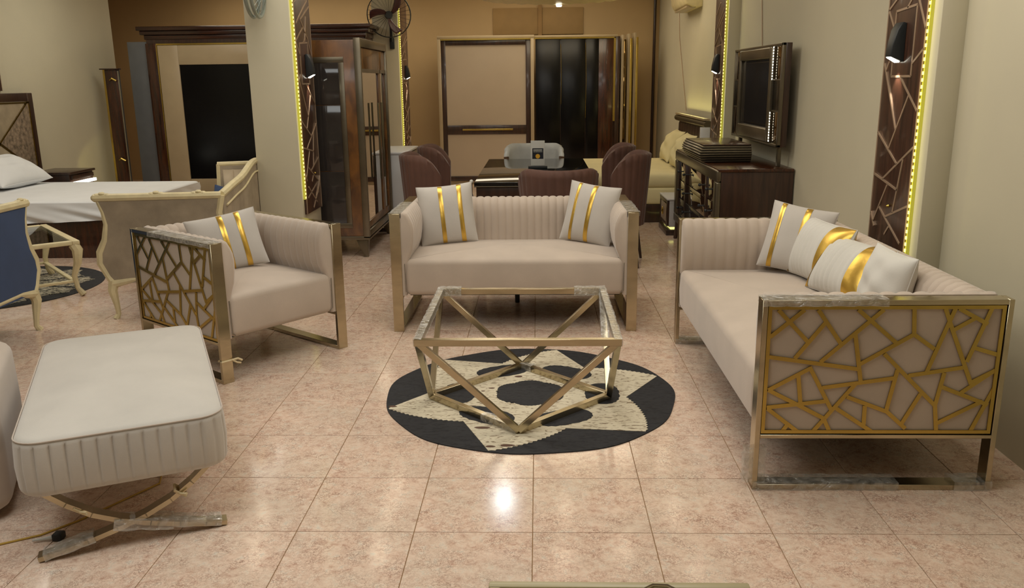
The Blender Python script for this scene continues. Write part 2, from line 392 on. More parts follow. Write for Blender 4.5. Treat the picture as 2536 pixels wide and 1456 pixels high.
# shallow boarded recess in the back wall, dark corner pipe
b = MB()
for x0, x1 in ((-0.66, 0.03), (0.09, 0.72)):
    b.box(x0, x1, 10.975, 11.01, 2.17, 2.56)
fr = b.build('wall_niche_board', mat('niche_paint', srgb(160, 130, 84), 0.7, var=0.05), bevel=0.004); struct(fr)
struct(MB().box(0.03, 0.09, 10.955, 11.01, 2.14, 2.60).build('trim_1', mat('trim_tan', srgb(150, 116, 66), 0.6)))
tag(MB().tube([(1.80, 10.93, 0), (1.80, 10.93, 3.0)], 0.022, 10).build('wall_pipe', m_dark, smooth=True), 'dark vertical pipe in the far right corner of the room', 'pipe')

# ---------------------------------------------------------------- walnut wall panels with inlay, LED strip
SEG = [((432,55),(540,38)),((540,38),(507,420)),((507,420),(405,420)),((405,420),(432,55)),((390,40),(425,165)),((515,0),(490,45)),
 ((545,0),(583,175)),((572,275),(515,350)),((368,345),(430,720)),((395,335),(378,385)),((455,425),(543,612)),((497,525),(395,835)),
 ((335,750),(437,915)),((520,805),(363,1020)),((317,1003),(440,1062)),((470,880),(415,1200)),((388,1050),(310,1290)),((490,1135),(378,1237)),
 ((343,1190),(450,1360)),((298,1240),(315,1320)),((395,1290),(372,1345)),((475,1320),(430,1480)),((450,1360),(300,1480)),((320,1380),(400,1560)),
 ((460,1400),(350,1600)),((515,0),(560,-200)),((545,0),(480,-160)),((390,40),(500,-90)),((480,-160),(620,-300)),((430,-300),(520,-420)),((420,-120),(600,-350))]
def wall_panel(label, x, y0, y1, z0, face, group=None, leds=True, zt=2.96, zled=None):
    """panel on the plane x, facing +x (face=1) or -x (face=-1); y0 near edge, y1 far edge"""
    t = thing('wall_panel', label, 'wall panel', (x, (y0+y1)/2, z0), 0, group)
    W = y1-y0; H = zt-z0
    X = lambda d: face*d
    a, bq = sorted((X(0.0), X(0.02)))
    MB().box(a, bq, -W/2, W/2, 0, H).build('board', m_panel, t, bevel=0.002)
    mb = MB()
    def uv(p):
        xl = 390-100*p[1]/1310; xr = 597-122*p[1]/1350
        u = (p[0]-xl)/(xr-xl); z = 1.82-1.10*p[1]/1330
        if face > 0: u = 1-u      # far edge is on the right of the left hand columns
        yy = W/2-u*W if face < 0 else -W/2+(1-u)*W
        return yy, z-z0
    for p, q in SEG:
        (ya, za), (yb, zb) = uv(p), uv(q)
        if min(za, zb) < 0.0 or max(za, zb) > H: continue
        if max(abs(ya), abs(yb)) > W/2+0.008 or ((Vector((ya, za))-Vector((yb, zb))).length < 0.075 and abs(ya) > W/2-0.06): continue
        ya = max(-W/2+.004, min(W/2-.004, ya)); yb = max(-W/2+.004, min(W/2-.004, yb))
        mb.bar((X(0.021), ya, za), (X(0.021), yb, zb), 0.011*W/0.45, 0.004, (1, 0, 0))
    mb.box(*sorted((X(0.019), X(0.023))), -W/2+0.0, -W/2+0.008, 0, H); mb.box(*sorted((X(0.019), X(0.023))), W/2-0.008, W/2, 0, H)
    mb.build('inlay_strip', m_inlay, t)
    if leds:
        zl = 0.12 if zled is None else zled
        s = MB().box(*sorted((X(0.0), X(0.016))), -W/2-0.013, -W/2-0.001, zl, H).build('led_strip', m_ledstrip, t)
        nb = MB(); k = int((H-zl)/0.030)
        for i in range(k):
            z = zl+0.015+i*0.030; nb.box(*sorted((X(0.006), X(0.021))), -W/2-0.0115, -W/2-0.003, z-0.0075, z+0.0075)
        nb.build('led_bulbs', m_led, s, kind='stuff')
        ll = bpy.data.lights.new('led_glow', 'AREA'); ll.shape = 'RECTANGLE'; ll.size = 0.02; ll.size_y = H-zl; ll.energy = 0.5; ll.color = (1, 0.93, 0.45)
        lo = bpy.data.objects.new('led_glow_light', ll); C.objects.link(lo); lo.parent = t; lo.location = (X(0.05), -W/2-0.012, zl+(H-zl)/2)
        lo.rotation_euler = (0, math.radians(90)*face, 0)   # shines back on the wall
        lo.rotation_euler = (math.radians(90), 0, math.radians(90)*face)
    return t
wall_panel('walnut panel with inlaid lines on the wall behind the three-seat sofa', 1.77, 1.42, 1.86, 0.60, -1, zled=0.0)
wall_panel('walnut panel with inlaid lines on the column right of the armchair', -1.82, 4.02, 4.48, 0.47, 1, zled=0.12)
wall_panel('narrow walnut panel on the far left column beside the caged fan', -1.82, 9.1, 9.7, 0.47, 1, zled=0.05)
wall_panel('walnut panel with lit edge beside the far right headboard', 1.77, 5.64, 6.08, 0.72, -1, zled=0.1)
wall_panel('walnut panel at the far left above the dark-framed headboard', -5.565, 4.7, 6.32, 1.44, 1, leds=False)
def sconce(label, x, y, z, face):
    t = thing('wall_sconce', label, 'wall lamp', (x+face*0.02, y, z), 0, 'black wall sconces')
    prof = [(0.0, 0.15), (0.018, 0.155), (0.038, 0.12), (0.055, 0.05), (0.060, 0.0), (0.0, -0.028)]
    b = MB().prism(prof, -0.045, 0.045, lambda a, z_, y_: (face*a, y_*(1.0 if a < .05 else 0.72), z_)); b.build('body', m_blackmat, t, bevel=0.004)
    b = MB(); b.prism([(0.052, -0.006), (0.056, -0.001), (0.012, -0.022), (0.014, -0.028)], -0.028, 0.028, lambda a, z_, y_: (face*a, y_, z_-0.001)); b.build('lens', m_ledwhite, t)
    l = bpy.data.lights.new('sconce_lamp', 'SPOT'); l.energy = 3.5; l.color = (1, 0.85, 0.7); l.spot_size = math.radians(64); l.spot_blend = 0.4; l.shadow_soft_size = 0.01
    o = bpy.data.objects.new('sconce_spot', l); C.objects.link(o); o.parent = t; o.location = (face*0.035, 0, -0.05); o.rotation_euler = (0, math.radians(14)*face*-1*-1, 0)
    return t
sconce('black wedge wall sconce above the three-seat sofa', 1.77, 1.675, 1.565, -1)
sconce('black wall sconce on the column right of the armchair', -1.82, 4.30, 1.545, 1)
sconce('black wall sconce on the far left column below the fan', -1.82, 9.45, 1.55, 1)
sconce('black wall sconce above the bed on the right', 1.77, 5.88, 1.55, -1)
# small brass knobs on panels
for lb, xx, yy, zz, fc in (('tiny brass knob near the foot of the panel behind the sofa', 1.75, 1.63, 0.855, -1), ('tiny brass knob on the panel right of the armchair', -1.80, 4.30, 0.77, 1)):
    tag(MB().lathe([(0.004, 0), (0.008, 0.006), (0.006, 0.014), (0.002, 0.018)], n=10).build('brass_knob', m_brass, smooth=True), lb, 'knob', 'tiny brass knobs on the wall panels')
    o = bpy.data.objects[-1] if False else C.objects[-1]; o.location = (xx, yy, zz); o.rotation_euler = (0, math.radians(90)*fc, 0)

# ---------------------------------------------------------------- lattice
LAT = [((255,170),(450,375)),((430,170),(200,345)),((575,245),(365,485)),((520,170),(675,395)),((785,170),(1045,390)),((955,170),(535,510)),((765,318),(805,640)),
 ((195,475),(785,555)),((795,525),(1155,330)),((1155,160),(1155,330)),((1155,330),(1290,425)),((1425,165),(1235,590)),((1360,165),(1390,250)),((1385,240),(1535,655)),
 ((1450,165),(1640,265)),((1410,305),(1560,225)),((1665,165),(1505,510)),((1545,415),(1720,465)),((960,455),(1300,800)),((1120,600),(1490,545)),((1525,650),(1710,560)),
 ((190,695),(470,550)),((465,540),(610,825)),((390,590),(405,785)),((180,812),(570,770)),((190,695),(390,795)),((380,790),(565,888)),((185,820),(385,975)),
 ((550,680),(1035,615)),((1050,560),(975,840)),((780,645),(490,975)),((715,740),(975,838)),((970,830),(1105,955)),((640,815),(880,975)),((835,800),(828,930)),
 ((1205,720),(1075,930)),((1360,580),(1300,800)),((1300,790),(1310,975)),((1345,675),(1650,795)),((1470,715),(1700,560)),((1315,918),(1615,770)),((1695,680),(1535,975)),
 ((560,885),(600,975)),((330,915),(285,975))]
def lat_uv(p):
    v = (p[1]-145)/(988-145); xl = 190-50*v; xr = 1762-97*v
    return (p[0]-xl)/(xr-xl), 1-v
def sofa(name, label, cat, W, D, loc, rz, nback, narm, flute_out=False):
    H = 0.72; t = thing(name, label, cat, loc, rz)
    hw, hd = W/2, D/2; fw = 0.062; ft = 0.019
    # frames
    for s in (-1, 1):
        x0, x1 = sorted((s*hw, s*(hw-fw)))
        b = MB(); b.box(x0, x1, -hd, -hd+ft, 0, H); b.box(x0, x1, hd-ft, hd, 0, H)
        b.box(x0, x1, -hd+ft, hd-ft, H-ft, H); b.box(x0, x1, -hd+ft, hd-ft, 0, ft*1.1); b.box(x0, x1, -hd+ft, hd-ft, 0.203, 0.217)
        fo = b.build('side_frame', m_champ, t, bevel=0.0012, segs=1)
        # lattice sheet on the outer side
        gy0, gy1, gz0, gz1 = -hd+ft+0.003, hd-ft-0.003, 0.220, H-ft-0.003
        b = MB(); xo = s*(hw-0.006); bw = 0.013
        def P(u, v):
            # seen from outside the pattern starts at the left
            y = gy0+u*(gy1-gy0) if s > 0 else gy1-u*(gy1-gy0)
            return y, gz0+v*(gz1-gz0)
        xa, xb = sorted((xo, xo-s*0.005))
        b.box(xa, xb, gy0, gy1, gz0, gz0+bw); b.box(xa, xb, gy0, gy1, gz1-bw, gz1)
        b.box(xa, xb, gy0, gy0+bw, gz0+bw, gz1-bw); b.box(xa, xb, gy1-bw, gy1, gz0+bw, gz1-bw)
        for i, (p, q) in enumerate(LAT):
            (u0, v0), (u1, v1) = lat_uv(p), lat_uv(q)
            cl = lambda a: max(0.006, min(0.994, a))
            y0_, z0_ = P(cl(u0), cl(v0)); y1_, z1_ = P(cl(u1), cl(v1))
            b.bar((xo-s*(0.0022+0.00004*i), y0_, z0_), (xo-s*(0.0022+0.00004*i), y1_, z1_), 0.0146, 0.0042, (1, 0, 0))
        b.build('lattice_panel', m_brass, t)
    # arms
    def armprof():
        return [(0.014, 0.222), (0.014, 0.45), (0.014, H-ft-0.006), (0.064, H-ft-0.004), (0.066, H+0.002), (0.084, H+0.010), (0.105, H-0.004), (0.122, H-0.036), (0.134, H-0.066), (0.139, H-0.105),
                (0.137, H-0.16), (0.128, H-0.22), (0.112, 0.46), (0.098, 0.42), (0.09, 0.30), (0.086, 0.222)]
    L = D-0.03
    for s in (-1, 1):
        b = MB(); flute_pad(b, L, armprof(), narm, 0.007, (lambda q, a, z: (s*(hw-a), -hd+0.012+q, z)), per=6, ends=0.012, flat=5)
        b.build('armrest', m_velvet, t, smooth=True, ang=60)
    # back
    bp = [(0.012, 0.222), (0.012, H-0.03), (0.022, H-0.008), (0.045, H+0.002), (0.08, H+0.002), (0.11, H-0.014), (0.132, H-0.045), (0.142, H-0.09), (0.146, H-0.16), (0.15, 0.48), (0.15, 0.40), (0.15, 0.222)]
    Lb = W-2*0.075
    b = MB(); flute_pad(b, Lb, bp, nback, 0.008, (lambda q, a, z: (-Lb/2+q, hd-a, z)), per=6)
    b.build('backrest', m_velvet, t, smooth=True, ang=60)
    # seat
    b = MB(); cushion(b, -hw+0.080, hw-0.080, -hd+0.008, hd-0.13, 0.222, 0.445, 0.035, 0.03, crown=0.032)
    so = b.build('seat', m_velvet, t, smooth=True, ang=60)
    for s in (-1, 1):
        MB().tube([(s*(hw-0.1), -hd+0.014, 0.235), (s*(hw-0.082), -hd+0.010, 0.25), (s*(hw-0.080), -hd+0.010, 0.42)], 0.0022, 6).build('seam', m_seam, so)
    MB().box(-hw+0.10, hw-0.10, -hd+0.06, hd-0.06, 0.214, 0.226).build('underside', m_blackmat, t)  # black sheet standing for the shadow beneath the seat
    for px in ((0,) if W > 1 else ()):
        MB().lathe([(0.016, 0), (0.02, 0.21)], (px, hd-0.12, 0), 10).build('centre_leg', m_blackmat, t, smooth=True)
    return t
love = sofa('loveseat', 'taupe channel-back loveseat with gold metal frame, behind the coffee table', 'sofa', 1.468, 0.82, (-0.123, 2.765, 0), 0, 27, 13)
sofa3 = sofa('sofa', 'long taupe sofa with gold lattice side, against the right wall', 'sofa', 1.845, 0.862, (1.236, 1.235, 0), -90, 34, 14)
armch = sofa('armchair', 'taupe tub armchair with gold lattice side and one striped pillow', 'armchair', 0.80, 0.80, (0, 0, 0), 0, 13, 13)
th = math.radians(52.0); fl = Vector((-1.568, 1.425)); 
lc = Vector((-0.40, -0.40)); armch.location = (fl.x-(lc.x*math.cos(th)-lc.y*math.sin(th)), fl.y-(lc.x*math.sin(th)+lc.y*math.cos(th)), 0); armch.rotation_euler = (0, 0, th)

# ---------------------------------------------------------------- plastic film wraps
def film_sleeve(parent, p, q, wd, ht, upv=(0, 0, 1), seed=1, name='plastic_wrap'):
    rnd = random.Random(seed); p = Vector(p); q = Vector(q); d = (q-p).normalized(); u = Vector(upv); a = d.cross(u)
    if a.length < 1e-3: a = d.cross(Vector((1, 0, 0)))
    a.normalize(); bb = a.cross(d).normalized(); rg = []; L = (q-p).length; k = max(5, int(L/0.02))
    for i in range(k+1):
        c = p.lerp(q, i/k); r = []
        for sa, sb in ((-1,-1),(0,-1.02),(1,-1),(1.04,0),(1,1),(0,1.04),(-1,1),(-1.04,0)):
            e = 1+rnd.uniform(0.02, 0.22); v = c+a*sa*wd/2*e+bb*sb*ht/2*e
            if v.z < 0.0015 and parent is None: v.z = 0.0015
            r.append(tuple(v))
        rg.append(r)
    return MB().rings(rg, False, False).build(name, m_film, parent, smooth=True, ang=25)
hw, hd = 1.845/2, 0.431
film_sleeve(sofa3, (hw-0.031, -hd+0.0, 0.016), (hw-0.031, 0.10, 0.016), 0.066, 0.026, seed=3)
film_sleeve(sofa3, (hw-0.031, 0.30, 0.018), (hw-0.031, hd+0.004, 0.018), 0.068, 0.03, seed=4)
film_sleeve(sofa3, (hw-0.031, -hd+0.01, 0.02), (hw-0.031, -hd+0.01, 0.16), 0.07, 0.028, (1, 0, 0), seed=5)
film_sleeve(sofa3, (hw-0.031, -hd+0.0, 0.712), (hw-0.031, 0.0, 0.712), 0.068, 0.022, seed=6)
film_sleeve(sofa3, (-hw+0.031, -hd+0.0, 0.014), (-hw+0.031, -hd+0.16, 0.014), 0.068, 0.026, seed=7)
film_sleeve(armch, (-0.37, -0.40, 0.712), (-0.37, 0.2, 0.712), 0.066, 0.021, seed=8)
film_sleeve(love, (-0.703, -0.40, 0.712), (-0.703, 0.1, 0.712), 0.066, 0.021, seed=9)
film_sleeve(love, (0.703, -0.40, 0.712), (0.703, 0.1, 0.712), 0.066, 0.021, seed=10)
# cream tie knotted round the armchair's front post
tb_ = MB(); tb_.tube([(-0.402, -0.404, 0.12), (-0.336, -0.404, 0.118), (-0.334, -0.379, 0.12), (-0.404, -0.379, 0.122)], 0.006, 6, closed=True)
tb_.tube([(-0.345, -0.408, 0.12), (-0.32, -0.42, 0.125), (-0.30, -0.425, 0.112)], 0.006, 6); tb_.tube([(-0.345, -0.408, 0.12), (-0.325, -0.42, 0.105), (-0.305, -0.42, 0.098)], 0.005, 6)
tb_.build('tie', m_tie, armch, smooth=True)

# ---------------------------------------------------------------- throw pillows
def psurf(u, v, side, w_, h_, t_, pinch=0.055, ear=0.0):
    x = w_/2*u*(1-pinch*(1-v*v)*abs(u)); z = h_/2*v*(1-pinch*(1-u*u)*abs(v))
    k = max(0.0, (1-abs(u)**2.3))**0.55*max(0.0, (1-abs(v)**2.3))**0.55
    return (x, side*(t_/2*k+0.002), z)
def pillow(name, label, w_, h_, t_, m, stripes=(), cols=None, pleats=None, M4=None, group=None, wrinkle=0.0, ear=False):
    t = thing(name, label, 'cushion', group=group)
    N_ = 36
    def sm(a): return math.sin(a*PI/2) if abs(a) <= 1 else a
    vs = []; f = MB()
    pl = lambda u: (pleats[2]*(abs(math.sin(PI*(u-pleats[0])/(pleats[1]-pleats[0])*pleats[3]))**0.6-1) if pleats and pleats[0] < u < pleats[1] else 0.0)
    def S(side, off=0.0):
        def fn(a, b_):
            u = sm(a*2-1); v = sm(b_*2-1); x, y, z = psurf(u, v, side, w_, h_, t_)
            k = (1-u*u)*(1-v*v); y += side*(pl(u)*min(1, 4*(1-v*v))+wrinkle*k*math.sin(u*5+v*3.1)*math.cos(v*6-u*2))
            return (x, y+side*off, z+h_/2)
        return fn
    b = MB(); b.grid(S(-1), 72 if pleats else N_, N_); b.grid(S(1), 72 if pleats else N_, N_)
    body = b.build('cover', m, t, smooth=True, ang=50)
    # seam edge
    e = []
    for a in range(0, 20): u = -1+a/10; e.append((u, -1))
    for a in range(0, 20): v = -1+a/10; e.append((1, v))
    for a in range(0, 20): u = 1-a/10; e.append((u, 1))
    for a in range(0, 20): v = 1-a/10; e.append((-1, v))
    pts = []
    for u, v in e: x, y, z = psurf(u, v, 1, w_, h_, t_); pts.append((x, 0, z+h_/2))
    MB().tube(pts, 0.0032, 6, closed=True).build('piping', m, t, smooth=True)
    for (u0, u1) in stripes:
        b = MB()
        for side in (-1, 1):
            def fn(a, b_, side=side):
                u = u0+(u1-u0)*a; v = sm(b_*2-1); x, y, z = psurf(u, v, side, w_, h_, t_)
                k = (1-u*u)*(1-v*v)
                return (x, y+side*(0.0018+0.002*math.sin(PI*a)+wrinkle*k*math.sin(u*5+v*3.1)*math.cos(v*6-u*2)), z*1.004+h_/2)
            b.grid(fn, 8, N_)
        b.build('gold_band', m_goldleather, t, smooth=True)
    if M4 is not None: t.matrix_world = M4
    return t
def place(loc, yaw=0, tilt=0, rollz=0):
    """yaw about z, tilt back (top leans to local +y), roll about the pillow normal"""
    R = Matrix.Rotation(math.radians(yaw), 4, 'Z') @ Matrix.Rotation(math.radians(-tilt), 4, 'X') @ Matrix.Rotation(math.radians(rollz), 4, 'Y')
    return Matrix.Translation(loc) @ R
GP = 'pale throw pillows with two gold stripes'
pillow('throw_pillow', 'grey-white square pillow with two gold stripes, left end of the loveseat', 0.36, 0.385, 0.13, m_pillow, ((-0.24, -0.09), (0.44, 0.60)), M4=place((-0.545, 2.80, 0.458), 6, 16, -5), group=GP)
pillow('throw_pillow', 'grey-white square pillow with two gold stripes, right end of the loveseat', 0.34, 0.385, 0.13, m_pillow, ((-0.64, -0.52), (-0.02, 0.14)), M4=place((0.315, 2.80, 0.458), -22, 16, 7), group=GP)
pillow('throw_pillow', 'grey-white square pillow with two gold stripes, on the armchair', 0.385, 0.325, 0.13, m_pillow, ((-0.12, 0.03), (0.38, 0.53)), M4=place((-1.675, 2.02, 0.462), 27, 18, -9), group=GP)
pillow('throw_pillow', 'pale square pillow with two gold stripes, far end of the long sofa', 0.34, 0.36, 0.13, m_pillow, ((-0.70, -0.55), (0.08, 0.26)), M4=place((1.35, 1.88, 0.468), -30, 17, 8), group=GP)
pillow('lumbar_pillow', 'pleated white cushion with a broad gold band, in front on the long sofa', 0.47, 0.312, 0.17, m_pillow2, ((-1.0, -0.86), (0.44, 0.99)), pleats=(-0.86, 0.44, 0.010, 8), M4=place((1.395, 1.67, 0.470), -80, 20, 0), group='pleated cushions with gold bands')
pillow('lumbar_pillow', 'pleated white cushion with broad gold end, half hidden behind the first', 0.46, 0.295, 0.17, m_pillow2, ((-1.0, -0.86), (0.44, 0.99)), pleats=(-0.86, 0.44, 0.010, 8), M4=place((1.40, 1.33, 0.470), -76, 32, 0), group='pleated cushions with gold bands')
pillow('throw_pillow', 'plain white square pillow leaning near the near arm of the long sofa', 0.31, 0.315, 0.15, m_pillow2, (), M4=place((1.43, 0.895, 0.468), -82, 12, 2), wrinkle=0.01)

# ---------------------------------------------------------------- coffee table
ct = thing('coffee_table', 'gold metal coffee table frame with crossed struts, on the round hide rug', 'table', (-0.065, 1.225, 0.006))
zt = 0.432; tw = 0.43; td_ = 0.455; s = 0.029
b = MB(); b.box(-tw, tw, -td_, -td_+s, zt-s, zt); b.box(-tw, tw, td_-s, td_, zt-s, zt); b.box(-tw, -tw+s, -td_+s, td_-s, zt-s, zt); b.box(tw-s, tw, -td_+s, td_-s, zt-s, zt)
b.build('top_frame', m_champ, ct, bevel=0.001, segs=1)
dq = [(0, -0.412, s/2), (0.418, 0, s/2), (0, 0.44, s/2), (-0.425, 0, s/2)]
b = MB()
for i in range(4): b.bar(dq[i], dq[(i+1) % 4], s, s)
b.build('base_frame', m_champ, ct, bevel=0.001, segs=1)
cz = zt-s/2; cn = [(-tw+s/2, -td_+s/2, cz), (tw-s/2, -td_+s/2, cz), (tw-s/2, td_-s/2, cz), (-tw+s/2, td_-s/2, cz)]
adj = {0: (0, 3), 1: (0, 1), 2: (1, 2), 3: (2, 3)}
for i, c in enumerate(cn):
    for k in adj[i]:
        MB().bar(c, dq[k], s*0.92, s*0.92).build('strut', m_champ, ct, bevel=0.001, segs=1)
film_sleeve(ct, (-tw+0.014, -td_, cz), (-tw+0.014, td_, cz), s*1.05, s*1.05, seed=21)
film_sleeve(ct, (tw-0.014, -td_, cz), (tw-0.014, td_, cz), s*1.05, s*1.05, seed=22)
film_sleeve(ct, (tw-0.014, td_-0.014, cz), Vector((tw-0.014, td_-0.014, cz)).lerp(Vector(dq[1]), 0.55), s*1.2, s*1.2, seed=23)
film_sleeve(ct, (-tw, td_-0.012, cz), (-tw+0.12, td_-0.012, cz), s*1.3, s*1.3, seed=24)
film_sleeve(ct, (tw-0.16, td_-0.012, cz), (tw, td_-0.012, cz), s*1.3, s*1.3, seed=25)
film_sleeve(ct, Vector(dq[2])+Vector((0.06, -0.06, 0)), Vector(dq[2]), s*1.3, s*1.2, seed=26)
film_sleeve(ct, Vector(dq[0])+Vector((-0.16, 0.15, 0)), Vector(dq[0]), s*1.2, s*1.1, seed=27)

# ---------------------------------------------------------------- round hide rug
def poly_piece(name, pts, z0, z1, m, parent):
    return MB().prism(pts, z0, z1, lambda a, b_, z: (a, b_, z)).build(name, m, parent)
def zig(p, q, bow=0.0, amp=0.009, step=0.012, zg=True):
    p = Vector(p); q = Vector(q); L = (q-p).length; n = max(2, int(L/step)); d = (q-p).normalized(); nn = Vector((-d.y, d.x)); out = []
    for i in range(n):
        f = i/n; out.append(tuple(p.lerp(q, f)+nn*(bow*4*f*(1-f)+(amp*(i % 2) if zg else 0))))
    return out
rug = thing('hide_rug', 'round black and cream patchwork hide rug under the gold coffee table', 'rug', (-0.02, 1.30, 0))
circ = [((0.695+0.006*math.sin(5*a)+0.004*math.sin(11*a+1))*math.cos(a), (0.695+0.006*math.sin(5*a)+0.004*math.sin(11*a+1))*math.sin(a)) for a in [2*PI*i/120 for i in range(120)]]
poly_piece('backing', circ, 0.0, 0.0045, m_blackhide, rug)
tips = [-163, 133, 78, 20, -43, -104]; inn = [175, 109, 52, -8, -70, -130]
pol = lambda r, a: (r*math.cos(math.radians(a)), r*math.sin(math.radians(a)))
for i in range(6):
    T = pol(0.685, tips[i]); A = pol(0.46, inn[i-1]); Bq = pol(0.46, inn[i]); A2 = pol(0.17, inn[i-1]); B2 = pol(0.17, inn[i])
    pts = zig(A, T, 0.03) + zig(T, Bq, 0.0, zg=False) + zig(Bq, B2, 0, zg=False) + zig(B2, A2, -0.012) + zig(A2, A, 0, zg=False)
    poly_piece('hide_patch', pts, 0.004, 0.0062, m_cornhide, rug)
for i in range(6):
    a0 = inn[i]+6; c = Vector(pol(0.345, a0)); t_ = Vector(pol(1, a0+90)); n_ = Vector(pol(1, a0))
    pts = [tuple(c+t_*0.138*math.copysign(abs(math.cos(a))**0.75, math.cos(a))+n_*(0.082)*math.copysign(abs(math.sin(a))**0.9, math.sin(a))) for a in [2*PI*k/40 for k in range(40)]]
    pts = [(p[0]*(1+0.012*(k % 2)), p[1]*(1+0.012*(k % 2))) for k, p in enumerate(pts)]
    poly_piece('black_patch', pts, 0.005, 0.0072, m_blackhide, rug)
hx = []
for i in range(6): pass
hx = [tuple(Vector(pol(0.150+0.02*abs(math.cos(math.radians(3*(a-30)))), a))*(1+0.02*((a//3) % 2))) for a in range(0, 360, 3)]
poly_piece('black_patch', hx, 0.005, 0.0070, m_blackhide, rug)
for k, (x, y, a_, bq) in enumerate([(-0.205, -0.43, 0.034, 0.013), (-0.09, -0.635+0.02, 0.03, 0.012), (-0.16, -0.645+0.02, 0.02, 0.01), (-0.64, -0.18, 0.02, 0.01), (0.12, -0.12-0.14, 0.024, 0.011), (-0.06, 0.23, 0.02, 0.014), (-0.19, 0.06, 0.016, 0.008), (-0.23, 0.02, 0.01, 0.006), (0.42, 0.0, 0.012, 0.006)]):
    pts = [(x+a_*math.cos(t)*(1+0.15*math.sin(3*t+k)), y+bq*math.sin(t)) for t in [2*PI*i/16 for i in range(16)]]
    poly_piece('brown_spot', pts, 0.006, 0.0068, m_brownspot, rug)

# ---------------------------------------------------------------- ottoman bench with crossed legs
ot = thing('ottoman_bench', 'pale velvet bench with pleated side and crossed gold legs, front left', 'bench', (0, 0, 0), 25.3)
cth, sth = math.cos(math.radians(25.3)), math.sin(math.radians(25.3))
b = MB(); cushion(b, -0.315, 0.315, 0.0, 1.20, 0.225, 0.42, 0.028, 0.085, crown=0.035, pleat=0.008, pitch=0.0445)
ocu = b.build('cushion', m_velvet2, ot, smooth=True, ang=60)
sp = [(x, y, 0.412) for x, y in rrect(-0.3115, 0.3115, 0.0035, 1.1965, 0.083, 8)]
MB().tube(sp, 0.0022, 6, closed=True).build('seam', m_velvet, ocu, smooth=True)
def xleg(y, flip):
    # curve: steep under the cushion, flattening towards the foot
    P = [(-0.245, 0.232), (-0.19, 0.182), (-0.12, 0.132), (-0.04, 0.094), (0.05, 0.064), (0.14, 0.040), (0.22, 0.021), (0.285, 0.012)]
    b = MB()
    for i in range(len(P)-1):
        p = (P[i][0]*flip, y, P[i][1]); q = (P[i+1][0]*flip, y, P[i+1][1])
        d = (Vector(q)-Vector(p)).normalized()*0.002
        b.bar(tuple(Vector(p)-d), tuple(Vector(q)+d), 0.045, 0.016)
    return b.build('leg', m_champ, ot, smooth=True, ang=40)
for yy in (0.045, 1.15):
    xleg(yy, 1); xleg(yy+0.001, -1)
film_sleeve(ot, (-0.06, 0.045, 0.085), (0.12, 0.045, 0.05), 0.062, 0.03, seed=31)
film_sleeve(ot, (0.12, 0.045, 0.05), (0.27, 0.045, 0.018), 0.052, 0.022, seed=32)
film_sleeve(ot, (-0.12, 0.045, 0.05), (-0.27, 0.045, 0.018), 0.052, 0.022, seed=33)
for sx, zz in ((-0.15, 0.152), (0.15, 0.152)):
    b = MB(); b.tube([(sx-0.016, 0.02, zz+0.012), (sx+0.016, 0.02, zz-0.012), (sx+0.016, 0.07, zz-0.012), (sx-0.016, 0.07, zz+0.012)], 0.005, 6, closed=True); b.tube([(sx, 0.02, zz), (sx+0.02, 0.0, zz+0.004)], 0.004, 6)
    b.build('tie', m_tie, ot, smooth=True)
ot.location = (-1.298-0.018*cth+0.035*sth, -0.067-0.018*sth-0.035*cth, 0.0)
# neighbour piece at the left edge
b = MB(); cushion(b, -0.28, 0.28, -0.32, 0.32, 0.03, 0.50, 0.05, 0.07, crown=0.02)
pf = thing('pouf', 'beige velvet block pouf cut off by the left edge of the photo', 'pouf', (-2.205, 0.225, 0), 26)
b.build('body', m_velvet, pf, smooth=True, ang=60); MB().box(-0.22, 0.22, -0.26, 0.26, 0, 0.04).build('base', m_blackmat, pf)
# yellow lamp cord and plug
cd_ = thing('cord', 'thin yellow cord with black plug on the floor under the bench', 'cord')
MB().tube([(-2.15, -0.5, 0.004), (-1.95, -0.25, 0.004), (-1.78, -0.11, 0.004), (-1.66, -0.04, 0.004), (-1.58, 0.06, 0.004), (-1.50, 0.20, 0.004), (-1.42, 0.34, 0.004), (-1.46, 0.46, 0.004), (-1.6, 0.5, 0.004)], 0.0035, 6).build('wire', m_yellow, cd_, smooth=True)
MB().tube([(-1.66, -0.085, 0.010), (-1.59, -0.062, 0.010)], [0.004, 0.009], 8).build('sleeve', m_paper, cd_, smooth=True)
MB().box(-1.60, -1.568, -0.078, -0.044, 0.002, 0.026).build('plug', m_blackmat, cd_, bevel=0.004)

# ---------------------------------------------------------------- table at the bottom edge
lt = thing('side_table', 'cream framed low table top at the bottom edge of the photo', 'table', (0.188, -1.33, 0))
b = MB(); b.box(-0.27, 0.27, -0.35, 0.35, 0.415, 0.437); b.build('top', m_cream, lt, bevel=0.004)
b = MB(); b.box(-0.272, 0.272, 0.33, 0.352, 0.40, 0.449); b.box(-0.272, 0.272, -0.352, -0.33, 0.40, 0.449); b.box(-0.272, -0.245, -0.33, 0.33, 0.40, 0.449); b.box(0.245, 0.272, -0.33, 0.33, 0.40, 0.449)
b.build('rim', mat('painted_rim', srgb(176, 164, 128), 0.35), lt, bevel=0.005)
for sx in (-1, 1):
    for sy in (-1, 1): MB().tube([(sx*0.24, sy*0.32, 0.41), (sx*0.25, sy*0.33, 0.25), (sx*0.225, sy*0.305, 0.08), (sx*0.245, sy*0.325, 0.0)], [0.025, 0.022, 0.014, 0.018], 8).build('leg', m_cream, lt, smooth=True)
MB().tube([(0.055, 0.30, 0.440), (0.045, 0.322, 0.448), (0.07, 0.335, 0.452), (0.10, 0.333, 0.452), (0.12, 0.32, 0.448), (0.125, 0.31, 0.44)], 0.003, 6).build('scroll_ornament', m_chrome, lt, smooth=True)

